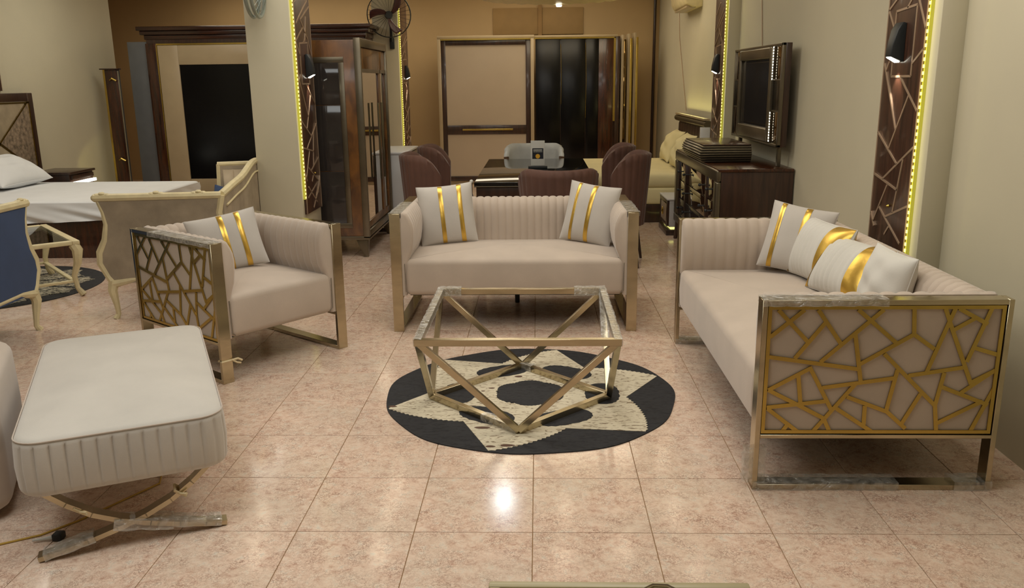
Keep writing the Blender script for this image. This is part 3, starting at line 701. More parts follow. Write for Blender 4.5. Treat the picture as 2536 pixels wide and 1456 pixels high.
# ================================================================ dining group
def dining_chair(label, loc, rz, group, fabric=None, inner=None):
    fabric = fabric or m_chairf; inner = inner or fabric
    t = thing('dining_chair', label, 'chair', loc, rz, group)
    Hs = 0.43; Ht = 0.90; Wd = 0.27
    # wrapped winged back: outline angle from -105 to 105 degrees round the rear (local +y)
    def shell(rad, off, z0, z1, flt):
        def fn(a, v):
            ang = math.radians(-100+200*a); n = 15
            zt = z1-0.17*max(0, abs(ang)/math.radians(100)-0.40)**3/0.216 - 0.006*math.cos(ang*2)
            z = z0+(zt-z0)*v; fl = 1+0.20*(v-0.35)*1.1
            r = (rad*fl+off)+(flt*(abs(math.sin(PI*a*n))**0.6-1))
            return (r*math.sin(ang)*1.02, r*math.cos(ang)*0.9+0.0, z)
        return fn
    out = shell(Wd-0.035, 0.02, Hs-0.10, Ht, 0.007); inn = shell(Wd-0.035, -0.028, Hs-0.10, Ht-0.012, 0.0)
    N1, N2 = 90, 12
    rg = []
    for i in range(N1+1):
        a = i/N1; o_ = [out(a, j/N2) for j in range(N2+1)]; n_ = [inn(a, j/N2) for j in range(N2, -1, -1)]
        mid = ((o_[-1][0]+n_[0][0])/2, (o_[-1][1]+n_[0][1])/2, o_[-1][2]+0.014)
        rg.append(o_+[mid]+n_)
    MB().rings(rg).build('backrest', fabric, t, smooth=True, ang=70)
    b = MB(); cushion(b, -0.215, 0.215, -0.25, 0.17, Hs-0.08, Hs+0.02, 0.025, 0.07, crown=0.02); b.build('seat', inner, t, smooth=True, ang=60)
    for sx in (-1, 1):
        for sy in (-1, 1): MB().tube([(sx*0.17, sy*0.15-0.02, Hs-0.09), (sx*0.21, sy*0.2-0.02, 0.0)], [0.019, 0.011], 8).build('leg', m_dark, t, smooth=True)
    return t
GC = 'brown velvet dining chairs round the black table'
c0 = dining_chair('brown velvet dining chair, nearer one on the left of the black table', (-0.86, 4.42, 0), 105, GC)
for lb, loc, rz in (('brown velvet dining chair, farther one on the left of the black table', (-0.83, 5.28, 0), 95),
                    ('brown velvet dining chair, farther one on the right of the black table', (0.65, 5.22, 0), -95),
                    ('brown velvet dining chair, nearer one on the right of the black table', (0.68, 4.36, 0), -100),
                    ('brown velvet dining chair with its back to the loveseat', (0.17, 3.62, 0), 182)):
    relabel(copy_tree(c0), lb, loc, rz)
for o in list(C.objects):
    if o.name.startswith('dining_chair') and 'loveseat' in o.get('label', ''): o.scale = (1.0, 1.0, 0.95)
sch = dining_chair('silver grey leather chair at the far end of the black dining table', (-0.02, 6.30, 0), 0, None, m_silver, m_silver)
for sx in (-1, 1):
    b = MB(); pts = []
    for k in range(8):
        a = math.radians(100-4*0); v = k/7; fl = 1+0.22*(v-0.35); r = 0.235*fl; pts.append((sx*r*math.sin(a)*1.02, r*math.cos(a)*0.9-0.004, 0.34+v*0.44))
    b.tube(pts, 0.026, 8); b.build('wing_edge', m_leop, sch, smooth=True)
sch.scale = (1.06, 1.0, 0.92)
dt = thing('dining_table', 'glossy black dining table between the brown chairs', 'table', (0.0, 5.02, 0))
MB().box(-0.475, 0.475, -1.02, 1.02, 0.685, 0.715).build('tabletop', mat('black_table_glass', srgb(14, 12, 12), 0.06), dt, bevel=0.004)
MB().box(-0.477, 0.477, -1.022, 1.022, 0.677, 0.685).build('steel_edge', m_pewter, dt, bevel=0.002)
MB().box(-0.46, 0.46, -1.0, 1.0, 0.58, 0.677).build('apron', m_dark, dt, bevel=0.003)
for sx in (-1, 1):
    for sy in (-1, 1): MB().box(sx*0.44-0.04, sx*0.44+0.04, sy*0.96-0.04, sy*0.96+0.04, 0, 0.58).build('leg', m_dark, dt, bevel=0.005)
fs = thing('flyer_stand', 'clear flyer stand with dark card and orange circle on the dining table', 'flyer stand', (0.02, 5.05, 0.7155))
MB().box(-0.085, 0.085, -0.035, 0.035, 0.0, 0.024).build('base', m_blackmat, fs, bevel=0.003)
MB().box(-0.062, 0.062, -0.004, 0.004, 0.024, 0.245).build('holder', m_paper, fs, bevel=0.002)
MB().box(-0.048, 0.050, -0.0055, -0.0042, 0.085, 0.178).build('card', m_navyprint, fs)
b = MB(); b.prism([(0.020*math.cos(a), 0.108+0.020*math.sin(a)) for a in [2*PI*i/20 for i in range(20)]], -0.0075, -0.0057, lambda a, z, y: (a, y, z)); b.build('orange_disc', m_orange, fs)
b = MB()
x = -0.038
for wd_ in (0.008, 0.010, 0.008, 0.009, 0.008, 0.010, 0.008):
    b.box(x, x+wd_, -0.0068, -0.0057, 0.157, 0.168); x += wd_+0.0025
x = -0.038
for wd_ in (0.012, 0.006, 0.014, 0.009, 0.014, 0.010): b.box(x, x+wd_, -0.0068, -0.0057, 0.145, 0.150); x += wd_+0.0025
b.build('faint_lettering', m_paper, fs, kind='stuff')
db = thing('door_knob_ball', 'small white knob-shaped finial at the corner of the dining table', 'knob', (-0.50, 4.06, 0.0))
db['label'] = 'small white ball on a thin post at the left corner of the dining table'; db.name = 'ball_post'
MB().tube([(0, 0, 0.0), (0, 0, 0.70)], 0.007, 8).build('post', m_dark, db, smooth=True); MB().ball((0, 0, 0.715), 0.016, 8).build('ball', m_paper, db, smooth=True)

# ================================================================ pearl sliding wardrobe and black glass wardrobe (rear)
YW = 10.0
wr = thing('wardrobe', 'pearl panelled sliding wardrobe with brown frame on the back wall', 'wardrobe', (-0.70, YW, 0))
MB().box(-0.70, 0.66, 0.02, 0.6, 0.0, 2.085).build('carcass', m_creamlq, wr, bevel=0.004)
b = MB(); b.box(-0.715, 0.675, -0.03, 0.6, 2.07, 2.115); b.build('top_rail', m_creamlq, wr, bevel=0.006)
MB().box(-0.715, -0.665, -0.03, 0.05, 0.0, 2.07).build('side_rail', m_creamlq, wr, bevel=0.004); MB().box(0.62, 0.67, -0.03, 0.05, 0.0, 2.07).build('side_rail', m_creamlq, wr, bevel=0.004)
dr = MB(); dr.box(-0.665, -0.60, -0.01, 0.03, 0.05, 2.05); dr.box(0.55, 0.62, -0.01, 0.03, 0.05, 2.05); dr.box(-0.60, 0.55, -0.01, 0.03, 1.985, 2.05); dr.box(-0.60, 0.55, -0.012, 0.03, 0.73, 0.86); dr.box(-0.60, 0.55, -0.01, 0.03, 0.05, 0.12)
dr = dr.build('door', m_dark, wr, bevel=0.003)
MB().box(-0.60, 0.55, 0.005, 0.02, 0.86, 1.985).build('pearl_panel', m_panelcream, dr); MB().box(-0.60, 0.55, 0.005, 0.02, 0.12, 0.73).build('pearl_panel', m_panelcream, dr)
MB().box(-0.38, 0.36, -0.028, -0.012, 0.785, 0.81).build('brass_handle', m_brass, dr, bevel=0.003)
MB().box(-0.664, 0.62, -0.034, -0.029, 2.052, 2.072).build('brass_trim', m_brass, wr)
wb = thing('wardrobe', 'black glass wardrobe with brown side strip right of the pearl wardrobe', 'wardrobe', (0.56, YW, 0))
MB().box(-0.57, 0.60, 0.02, 0.6, 0.0, 2.07).build('carcass', m_dark, wb, bevel=0.004)
MB().box(-0.59, 0.60, -0.02, 0.05, 2.075, 2.105).build('top_rail', m_creamlq, wb, bevel=0.004)
MB().box(-0.59, 0.55, -0.022, -0.012, 2.055, 2.074).build('brass_trim', m_brass, wb)
for x0, x1 in ((-0.565, -0.215), (-0.205, 0.145), (0.155, 0.33)):
    d_ = MB().box(x0, x1, -0.006, 0.02, 0.05, 2.05).build('door', m_blackglass, wb, bevel=0.002)
for xx, z0_, z1_ in ((-0.205, 1.15, 1.98), (0.150, 0.95, 2.0)):
    MB().tube([(xx, -0.012, z0_), (xx+0.008, -0.016, (z0_+z1_)/2), (xx-0.004, -0.012, z1_)], 0.0035, 6).build('thin_handle', m_brass, wb, smooth=True)
MB().box(0.335, 0.545, -0.006, 0.02, 0.05, 2.05).build('side_strip', m_mahog, wb, bevel=0.002)
MB().box(0.545, 0.575, -0.014, 0.02, 0.9, 2.06).build('gold_strip', m_brass, wb)
MB().box(0.575, 0.635, -0.012, 0.3, 0.0, 2.08).build('end_panel', m_dark, wb, bevel=0.002)
for k, (xx, lb) in enumerate(((1.235, 'leftmost tall white board with mirrored gold face beside the black wardrobe'), (1.335, 'middle tall white board with mirrored gold face by the black wardrobe'), (1.435, 'rightmost tall white board with mirrored gold face by the black wardrobe'))):
    t = thing('display_board', lb, 'board', (xx, YW+0.05+0.12*k, 0), 0, 'white display boards with gold mirrors')
    MB().box(-0.018, 0.018, -0.03, 0.3, 0, 2.10+0.02*k).build('board', m_creamlq, t, bevel=0.002)
    MB().box(0.019, 0.056, 0.02, 0.03, 0.15, 2.04+0.02*k).build('mirror_strip', m_bronzemir if k == 0 else m_brass, t, bevel=0.001)

# ================================================================ mahogany wardrobe with cream frame (left rear)
YM = 8.5
mw = thing('wardrobe', 'large mahogany wardrobe with cream-framed black glass doors, left rear', 'wardrobe', (-3.55, YM, 0))
MB().box(-1.42, 1.40, 0.03, 0.52, 0.0, 2.04).build('carcass', m_mahog, mw, bevel=0.004)
b = MB(); b.box(-1.50, 1.48, -0.06, 0.54, 2.15, 2.20); b.box(-1.47, 1.45, -0.03, 0.53, 2.10, 2.15); b.box(-1.43, 1.41, 0.0, 0.52, 2.04, 2.10); b.build('cornice', m_mahog_h, mw, bevel=0.008)
MB().box(-1.40, 1.38, -0.004, 0.03, 1.995, 2.04).build('frieze', m_dark, mw)
MB().box(-1.42, -1.27, -0.01, 0.03, 0, 1.995).build('stile', m_mahog, mw, bevel=0.003); MB().box(1.25, 1.40, -0.01, 0.03, 0, 1.995).build('stile', m_mahog, mw, bevel=0.003)
for x0, x1 in ((-1.26, 0.34), (0.36, 1.24)):
    b = MB(); fwid = 0.26; b.box(x0, x0+fwid, -0.03, 0.03, 0.05, 1.97); b.box(x1-fwid, x1, -0.03, 0.03, 0.05, 1.97); b.box(x0+fwid, x1-fwid, -0.03, 0.03, 1.73, 1.97); b.box(x0+fwid, x1-fwid, -0.03, 0.03, 0.05, 0.28)
    d_ = b.build('door', m_creamlq, mw, bevel=0.004); MB().box(x0+fwid, x1-fwid, -0.015, 0.02, 0.28, 1.73).build('glass', m_blackglass, d_)
MB().box(-1.27, 1.24, -0.036, -0.02, 1.972, 1.992).build('brass_trim', m_brass, mw)
MB().box(-1.275, -1.262, -0.036, 0.0, 0.1, 1.972).build('brass_trim', m_brass, mw)
MB().box(-1.68, -1.425, 0.05, 0.50, 0, 2.02).build('side_panel', m_slate, mw, bevel=0.003)
pb = thing('tall_board', 'tall narrow dark wood board with brass hooks beside the mahogany wardrobe', 'board', (-5.31, 8.22, 0))
MB().box(-0.075, 0.085, -0.03, 0.03, 0, 1.675).build('board', m_mahog, pb, bevel=0.003); MB().box(-0.13, 0.10, -0.05, 0.05, 1.675, 1.69).build('cap', m_dark, pb, bevel=0.002)
MB().box(0.085, 0.10, -0.03, 0.0, 0, 1.66).build('edge', m_chrome, pb); MB().box(-0.10, -0.075, -0.03, 0.03, 0, 1.675).build('edge', m_brass, pb)
for zz in (1.55, 0.56): MB().tube([(-0.02, -0.03, zz), (0.02, -0.06, zz+0.02), (0.07, -0.05, zz-0.01)], 0.012, 6).build('hook', m_brass, pb, smooth=True)

# ================================================================ dark glass cabinet behind the column
cb = thing('display_cabinet', 'walnut cabinet with smoked glass side and mirrored doors, behind the column', 'cabinet', (-1.735, 5.235, 0))
# local: x -0.29..0.29, y -0.48..0.48 ; front faces +x
MB().box(-0.29, 0.265, -0.61, 0.61, 0.185, 1.82).build('carcass', m_burl, cb, bevel=0.003)
b = MB(); b.box(0.245, 0.30, -0.62, -0.58, 0.17, 1.835); b.box(0.245, 0.30, 0.58, 0.62, 0.17, 1.835); b.box(0.245, 0.30, -0.58, 0.58, 1.765, 1.835); b.box(0.245, 0.30, -0.58, 0.58, 0.17, 0.235); b.build('front_frame', m_pewter, cb, bevel=0.003)
b = MB(); b.box(-0.27, 0.155, -0.618, -0.61, 1.64, 1.685); b.box(0.11, 0.155, -0.618, -0.61, 0.30, 1.64); b.box(-0.27, 0.155, -0.618, -0.61, 0.26, 0.30); b.build('side_moulding', m_pewter, cb, bevel=0.002)
for z0_, z1_ in ((0.302, 0.745), (0.750, 1.295), (1.300, 1.638)): MB().box(-0.27, 0.108, -0.614, -0.609, z0_, z1_).build('smoked_pane', m_smoke, cb, bevel=0.001)
for y0_, y1_ in ((-0.575, 0.27), (0.28, 0.575)):
    f = MB(); f.box(0.262, 0.282, y0_, y0_+0.045, 0.24, 1.76); f.box(0.262, 0.282, y1_-0.045, y1_, 0.24, 1.76); f.box(0.262, 0.282, y0_+0.045, y1_-0.045, 1.56, 1.76); f.box(0.262, 0.282, y0_+0.045, y1_-0.045, 0.24, 0.30)
    f = f.build('door', m_burl, cb, bevel=0.002)
    MB().box(0.266, 0.272, y0_+0.045, y1_-0.045, 0.30, 1.56).build('mirror', m_mirror, f)
    MB().box(0.282, 0.292, y0_+0.01, y1_-0.01, 1.56, 1.59).build('rail', m_pewter, f)
for yy in (-0.02, 0.14):
    b = MB(); b.tube([(0.315, yy, 0.62), (0.315, yy, 1.30)], 0.009, 8); b.build('handle', m_pewter, cb, smooth=True)
b = MB(); b.box(-0.29, 0.30, -0.62, 0.62, 0.155, 0.185); b.build('plinth', m_pewter, cb, bevel=0.003)
for sx, sy in ((-1, -1), (-1, 1), (1, -1), (1, 1)):
    MB().rings([[(sx*(0.275-a), sy*(0.60-a), z) for a in (0,)] + [(sx*(0.275-w_), sy*0.60, z), (sx*(0.275-w_), sy*(0.60-w_), z), (sx*0.275, sy*(0.60-w_), z)] for z, w_ in ((0.0, 0.035), (0.155, 0.10))]).build('leg', m_pewter, cb, bevel=0.002)

# ================================================================ white chest with wooden drawers
wc = thing('chest_of_drawers', 'white chest with wood drawers and gold knobs behind the brown chairs', 'chest', (-1.53, 6.35, 0))
MB().box(-0.24, 0.20, -0.45, 0.45, 0.04, 0.78).build('body', m_white, wc, bevel=0.006); MB().box(-0.25, 0.235, -0.46, 0.46, 0.78, 0.80).build('top', m_white, wc, bevel=0.004)
MB().box(-0.22, 0.2, -0.43, 0.43, 0, 0.04).build('plinth', m_dark, wc)
b = MB(); b.box(0.20, 0.235, -0.43, -0.38, 0.05, 0.77); b.box(0.20, 0.235, 0.38, 0.43, 0.05, 0.77); b.box(0.20, 0.235, -0.38, 0.38, 0.72, 0.77); b.box(0.20, 0.235, -0.38, 0.38, 0.05, 0.09); b.build('drawer_frame', m_dark, wc, bevel=0.002)
for k in range(3):
    d_ = MB().box(0.20, 0.225, -0.375, 0.375, 0.10+k*0.207, 0.295+k*0.207).build('drawer', m_panelcream, wc, bevel=0.003)
    for yy in (-0.22, 0.22): MB().ball((0.245, yy, 0.20+k*0.207), 0.017, 8, (1, 1, 1)).build('gold_knob', m_brass, d_, smooth=True)

# ================================================================ dresser, mirror and ribbed box (right)
ds = thing('dresser', 'dark walnut dresser with pewter mouldings and mirrored drawers, right wall', 'dresser', (1.585, 4.56, 0))
# local x -0.285..0.285 (front at -x), y -0.93..0.93
MB().box(-0.235, 0.285, -0.93, 0.93, 0.20, 0.815).build('carcass', m_dark, ds, bevel=0.003)
b = MB(); b.box(-0.26, 0.285, -0.94, 0.94, 0.815, 0.838); b.build('top', m_mahog, ds, bevel=0.004)
b = MB(); b.box(-0.272, -0.235, -0.94, 0.94, 0.745, 0.83); b.box(-0.272, -0.235, -0.94, 0.94, 0.17, 0.245); b.box(-0.272, -0.235, -0.94, -0.84, 0.245, 0.745); b.box(-0.272, -0.235, 0.84, 0.94, 0.245, 0.745)
b.build('front_moulding', m_pewter, ds, bevel=0.012, segs=3)
b = MB(); b.box(-0.255, -0.24, -0.84, -0.80, 0.245, 0.745); b.box(-0.255, -0.24, 0.80, 0.84, 0.245, 0.745); b.box(-0.255, -0.24, -0.50, -0.45, 0.245, 0.745); b.box(-0.255, -0.24, 0.45, 0.50, 0.245, 0.745); b.build('inner_stiles', m_dark, ds, bevel=0.004)
for y0_, y1_ in ((-0.795, -0.505), (-0.445, 0.445), (0.505, 0.795)):
    for k in range(3):
        z0_ = 0.25+k*0.165
        d_ = MB().box(-0.252, -0.238, y0_, y1_, z0_, z0_+0.158).build('drawer', m_smoke if k == 0 else m_mirror, ds, bevel=0.002)
        for yy in ((y0_+0.07, y1_-0.07) if y1_-y0_ > 0.5 else ((y0_+y1_)/2,)):
            b = MB(); b.tube([(-0.252, yy, z0_+0.08), (-0.275, yy, z0_+0.08)], 0.006, 8); b.ball((-0.283, yy, z0_+0.08), 0.013, 8); b.build('knob', m_blackmat, d_, smooth=True)
for sx, sy in ((-1, -1), (-1, 1), (1, -1), (1, 1)):
    MB().tube([(sx*0.23, sy*0.86, 0.2), (sx*0.24, sy*0.87, 0.12), (sx*0.255, sy*0.885, 0.0)], [0.035, 0.026, 0.018], 8).build('leg', m_dark, ds, smooth=True)
mi = thing('dresser_mirror', 'framed mirror with dotted white lights standing above the dresser', 'mirror', (1.80, 4.42, 0.0))
# local: face toward -x ; y -0.75..0.75 ; z .985 .. 1.72
y0, y1, z0, z1 = -0.75, 0.73, 0.985, 1.715
MB().box(-0.03, 0.012, y0, y1, z0, z1).build('back_box', m_dark, mi, bevel=0.003)
b = MB(); b.box(-0.055, -0.03, y0, y0+0.03, z0, z1); b.box(-0.055, -0.03, y1-0.02, y1, z0, z1); b.box(-0.055, -0.03, y0, y1, z1-0.02, z1); b.box(-0.055, -0.03, y0, y1, z0, z0+0.02); b.build('outer_frame', m_pewter, mi, bevel=0.003)
for ya, yb in ((y0+0.03, y0+0.22), (y1-0.22, y1-0.02)):
    for za, zb, mm, nm in ((z0+0.02, z0+0.25, m_bronzemir, 'bronze_strip'), (z0+0.26, z0+0.47, m_blackglass, 'black_inset'), (z0+0.48, z1-0.02, m_bronzemir, 'bronze_strip')):
        MB().box(-0.048, -0.03, ya, yb, za, zb).build(nm, mm, mi, bevel=0.002)
    MB().box(-0.052, -0.03, ya, yb, z0+0.25, z0+0.26).build('rail', m_pewter, mi); MB().box(-0.052, -0.03, ya, yb, z0+0.47, z0+0.48).build('rail', m_pewter, mi)
b = MB(); ia, ib, za, zb = y0+0.26, y1-0.24, z0+0.09, z1-0.07
b.box(-0.07, -0.03, y0+0.235, ia+0.03, z0+0.02, z1-0.02); b.box(-0.07, -0.03, ib-0.03, y1-0.22, z0+0.02, z1-0.02); b.box(-0.07, -0.03, ia+0.03, ib-0.03, zb-0.03, z1-0.02); b.box(-0.07, -0.03, ia+0.03, ib-0.03, z0+0.02, za+0.03)
b.build('inner_frame', m_pewter, mi, bevel=0.01, segs=3)
MB().box(-0.042, -0.03, ia+0.03, ib-0.03, za+0.03, zb-0.03).build('mirror_glass', m_smoke, mi)  # mirror pane coloured dark to stand for its dark reflection
b = MB(); L_ = -0.044
for (ya, yb, zc, zd) in ((ia+0.05, ia+0.053, za+0.05, zb-0.05), (ib-0.053, ib-0.05, za+0.05, zb-0.05), (ia+0.05, ib-0.05, za+0.05, za+0.054), (ia+0.05, ib-0.05, zb-0.054, zb-0.05)): b.box(L_, -0.0415, ya, yb, zc, zd)
b.build('etched_line', m_chrome, mi)
for yy in (y0+0.228, y1-0.228):
    lb_ = MB().box(-0.056, -0.03, yy-0.008, yy+0.008, z0+0.02, z1-0.02).build('light_strip', m_pewter, mi)
    b = MB()
    for k in range(34):
        zz = z0+0.035+k*0.0203
        if 0.25 < zz-z0 < 0.48: continue
        b.box(-0.0585, -0.054, yy-0.006, yy+0.006, zz-0.0055, zz+0.0055)
    b.build('led_bulbs', m_ledwhite, lb_, kind='stuff')
for yy in (-0.62, 0.60): MB().box(-0.015, 0.012, yy-0.02, yy+0.02, 0.839, z0+0.01).build('post', m_pewter, mi, bevel=0.003)
rb = thing('ribbed_box', 'ribbed pewter box resting on the far end of the dresser', 'box', (1.49, 4.55, 0.839))
b = MB()
prof = []
for k in range(7):
    z_ = 0.012+k*0.024; prof += [(0.0 if k else -0.0, z_-0.012), (0.010, z_-0.006), (0.012, z_), (0.010, z_+0.006)]
prof = [(a_, z_*0.78) for a_, z_ in prof]; prof.append((0.0, 0.131))
rg = []
for d_, z_ in prof:
    e = d_+0.03*math.sin(PI*z_/0.131)
    rg.append([(-0.17-e, -0.40-e, z_), (0.19, -0.40-e, z_), (0.19, 0.40, z_), (-0.17-e, 0.40, z_)])
b.rings(rg); b.build('body', m_pewter, rb, smooth=True, ang=50); MB().box(-0.18, 0.19, -0.41, 0.40, 0.131, 0.138).build('lid', m_mahog, rb, bevel=0.002)

# ================================================================ nightstand, bed on the right
ns = thing('nightstand', 'white nightstand with gold ring handle and lit base, beside the dresser', 'nightstand', (1.50, 5.86, 0))
MB().box(-0.235, 0.23, -0.26, 0.26, 0.0, 0.055).build('base', m_dark, ns, bevel=0.002); MB().box(-0.19, 0.2, -0.22, 0.22, 0.055, 0.08).build('lit_gap', m_led, ns)
MB().box(-0.21, 0.23, -0.25, 0.25, 0.08, 0.34).build('body', m_white, ns, bevel=0.006); MB().box(-0.235, 0.23, -0.26, 0.26, 0.34, 0.355).build('top', m_white, ns, bevel=0.004)
b = MB(); b.box(-0.232, -0.21, -0.245, -0.20, 0.09, 0.335); b.box(-0.232, -0.21, 0.20, 0.245, 0.09, 0.335); b.box(-0.232, -0.21, -0.20, 0.20, 0.30, 0.335); b.box(-0.232, -0.21, -0.20, 0.20, 0.09, 0.12); b.build('drawer_frame', m_dark, ns, bevel=0.002)
d_ = MB().box(-0.225, -0.21, -0.20, 0.20, 0.12, 0.30).build('drawer', m_panelcream, ns)
MB().tube([(-0.24, 0.035*math.cos(a), 0.21+0.035*math.sin(a)) for a in [2*PI*i/16 for i in range(16)]], 0.006, 6, closed=True).build('ring_handle', m_brass, d_, smooth=True)
bd = thing('bed', 'cream covered bed with dark leather headboard on the far right', 'bed', (1.10, 7.35, 0))
MB().box(-0.70, 0.66, -0.96, 0.96, 0.0, 0.19).build('base', m_dark, bd, bevel=0.004)
b = MB(); cushion(b, -0.71, 0.64, -0.965, 0.965, 0.19, 0.37, 0.03, 0.06, crown=0.0); b.build('lower_mattress', m_sheetc, bd, smooth=True, ang=60)
b = MB(); cushion(b, -0.71, 0.64, -0.965, 0.965, 0.365, 0.515, 0.045, 0.07, crown=0.015); b.build('mattress', m_sheetc, bd, smooth=True, ang=60)
b = MB()
flute_pad(b, 1.86, [(0.0, 0.45), (0.0, 0.98), (0.02, 1.0), (0.05, 0.985), (0.065, 0.95), (0.07, 0.72), (0.065, 0.45)], 11, 0.006, lambda q, a, z: (0.745-a, -0.93+q, z), per=6)
hb = b.build('headboard', m_leather, bd, smooth=True, ang=50)
MB().box(0.66, 0.77, -0.98, 0.98, 0.0, 0.46).build('headboard_base', m_dark, bd, bevel=0.004)
b = MB(); rg = []
for i in range(2):
    yy = -0.98+1.96*i; rg.append([(0.655+0.05*math.sin(a)*-1+0.03, yy, 1.015+0.04*math.cos(a)) for a in [2*PI*k/14 for k in range(14)]])
b.rings(rg); b.build('top_roll', m_pewter, bd, smooth=True, ang=50)
MB().box(0.60, 0.70, -0.985, -0.945, 0.52, 0.99).build('end_cap', m_white, bd, bevel=0.004)
MB().box(0.64, 0.70, -0.935, 0.935, 1.055, 1.075).build('light_ledge', m_creamlq, bd)
ll = bpy.data.lights.new('headboard_glow', 'AREA'); ll.shape = 'RECTANGLE'; ll.size = 0.03; ll.size_y = 1.8; ll.energy = 3.0; ll.color = (1, 0.9, 0.35)
lo = bpy.data.objects.new('headboard_glow_light', ll); C.objects.link(lo); lo.location = (1.80, 7.35, 1.085); lo.rotation_euler = (math.radians(180), math.radians(-25), 0)
pillow('bed_pillow', 'cream bed pillow leaning on the dark leather headboard, nearer one', 0.62, 0.40, 0.20, m_sheetc, (), M4=place((1.52, 6.88, 0.535), -90, 28, 0), wrinkle=0.02, group='cream bed pillows')
pillow('bed_pillow', 'cream bed pillow on the right bed, farther one', 0.62, 0.40, 0.20, m_sheetc, (), M4=place((1.53, 7.75, 0.535), -90, 30, 0), wrinkle=0.02, group='cream bed pillows')
t = thing('air_conditioner', 'cream split air conditioner high on the right wall above the bed', 'air conditioner', (1.88, 8.0, 2.27))
pr_ = [(0.0, 0.0), (-0.10, 0.0), (-0.17, 0.03), (-0.20, 0.08), (-0.21, 0.16), (-0.20, 0.30), (0.0, 0.31)]
MB().prism(pr_, -0.5, 0.5, lambda a, z, y: (a, y, z)).build('body', m_cream, t, bevel=0.008); MB().box(-0.17, -0.06, -0.42, 0.42, -0.006, 0.012).build('louvre', m_creamlq, t, bevel=0.002)

# ================================================================ bed on the left
bl = thing('bed', 'dark wooden bed with white sheet and patterned headboard on the left', 'bed', (-4.5, 5.45, 0))
MB().box(-0.95, 0.93, -0.79, 0.79, 0.0, 0.34).build('base', m_mahog, bl, bevel=0.006)
b = MB(); cushion(b, -0.97, 0.965, -0.80, 0.80, 0.345, 0.50, 0.03, 0.05, crown=0.02); b.build('mattress', m_sheet, bl, smooth=True, ang=60)
# hanging sheet folds along the near side and the foot
def drape(p0, p1, zt_, zb_, nrm, name='sheet_drape'):
    b = MB()
    def fn(a, v):
        x = p0[0]+(p1[0]-p0[0])*a; y = p0[1]+(p1[1]-p0[1])*a
        k = (v**1.3)*0.018*(math.sin(a*23-v*9)+0.6*math.sin(a*41-v*14+1)); z = zt_+(zb_-zt_)*v+0.01*math.sin(a*9)*v
        return (x+nrm[0]*(0.008+k+0.012*v), y+nrm[1]*(0.008+k+0.012*v), z)
    b.grid(fn, 90, 10); o = b.build(name, m_sheet, bl, smooth=True, ang=80)
    return o
drape((-0.93, -0.80), (0.93, -0.80), 0.49, 0.325, (0, -1)); drape((0.965, -0.77), (0.965, 0.77), 0.49, 0.325, (1, 0))
# headboard: dark frame, brass bead, diagonal upholstered pieces
Y0, Y1 = -0.95, 1.28; Zt = 1.415
b = MB(); b.box(-1.06, -0.98, Y0, Y0+0.10, 0, Zt); b.box(-1.06, -0.98, Y1-0.10, Y1, 0, Zt); b.box(-1.06, -0.98, Y0+0.1, Y1-0.1, Zt-0.09, Zt); b.box(-1.06, -0.98, Y0+0.1, Y1-0.1, 0, 0.45); b.build('headboard_frame', m_dark, bl, bevel=0.008)
ya, yb, za, zb = Y0+0.10, Y1-0.10, 0.45, Zt-0.09
ym = (ya+yb)/2
X_ = lambda a, z, x: (x, a, z)
pieces = [([(ya, zb), (ym+0.25, zb), (ya, 0.75)], m_marb), ([(ym+0.25, zb), (yb-0.04, zb), (ym+0.42, 0.93)], m_marb), ([(yb, zb), (yb, za+0.12), (ym+0.42, 0.93), (yb-0.03, zb)], m_marb2), ([(ym+0.23, zb), (ym+0.40, 0.92), (ya, 0.73)], m_marb2),
          ([(ym+0.42, 0.90), (yb, za+0.10), (yb, za), (ym+0.1, za)], m_marb), ([(ya, 0.71), (ym+0.40, 0.90), (ym+0.06, za), (ya, za)], m_marb)]
for pts, mm in pieces: MB().prism(pts, -1.035, -0.975, X_).build('upholstered_piece', mm, bl, bevel=0.008, segs=2)
b = MB(); 
for p, q in (((ya, zb-0.01), (yb, zb-0.01)), ((ya, 0.72), (ym+0.41, 0.915)), ((ym+0.41, 0.915), (ym+0.24, zb)), ((ym+0.41, 0.915), (yb-0.02, zb)), ((ym+0.41, 0.915), (yb, za+0.11)), ((ym+0.41, 0.915), (ym+0.08, za)), ((yb-0.005, za), (yb-0.005, zb))):
    b.bar((-0.972, p[0], p[1]), (-0.972, q[0], q[1]), 0.014, 0.006, (1, 0, 0))
b.build('brass_bead', m_brass, bl)
pillow('bed_pillow', 'white bed pillow lying against the patterned headboard on the left', 0.85, 0.46, 0.26, m_sheet, (), M4=place((-5.02, 5.68, 0.56), 90, 62, 0), wrinkle=0.02)
n2 = thing('nightstand', 'dark nightstand with bright light bar, beyond the left bed', 'nightstand', (-5.20, 6.62, 0))
MB().box(-0.22, 0.20, -0.24, 0.25, 0.05, 0.56).build('body', m_dark, n2, bevel=0.004); MB().box(-0.24, 0.225, -0.26, 0.27, 0.56, 0.585).build('top', m_dark, n2, bevel=0.004)
MB().box(-0.2, 0.18, -0.22, 0.22, 0, 0.05).build('plinth', m_dark, n2)
MB().box(0.20, 0.222, -0.22, 0.23, 0.50, 0.545).build('drawer', m_dark, n2, bevel=0.003); MB().box(0.20, 0.222, -0.22, 0.23, 0.30, 0.435).build('drawer', m_dark, n2, bevel=0.003)
MB().box(0.212, 0.235, -0.22, 0.25, 0.448, 0.478).build('light_bar', m_ledwhite, n2)
ll = bpy.data.lights.new('nightstand_lamp', 'SPOT'); ll.energy = 7; ll.color = (1, 0.9, 0.3); ll.spot_size = math.radians(34); ll.spot_blend = 0.6; ll.shadow_soft_size = 0.01
lo = bpy.data.objects.new('nightstand_spot', ll); C.objects.link(lo); lo.location = (-5.10, 7.0, 0.50); lo.rotation_euler = (math.radians(92), 0, math.radians(22))

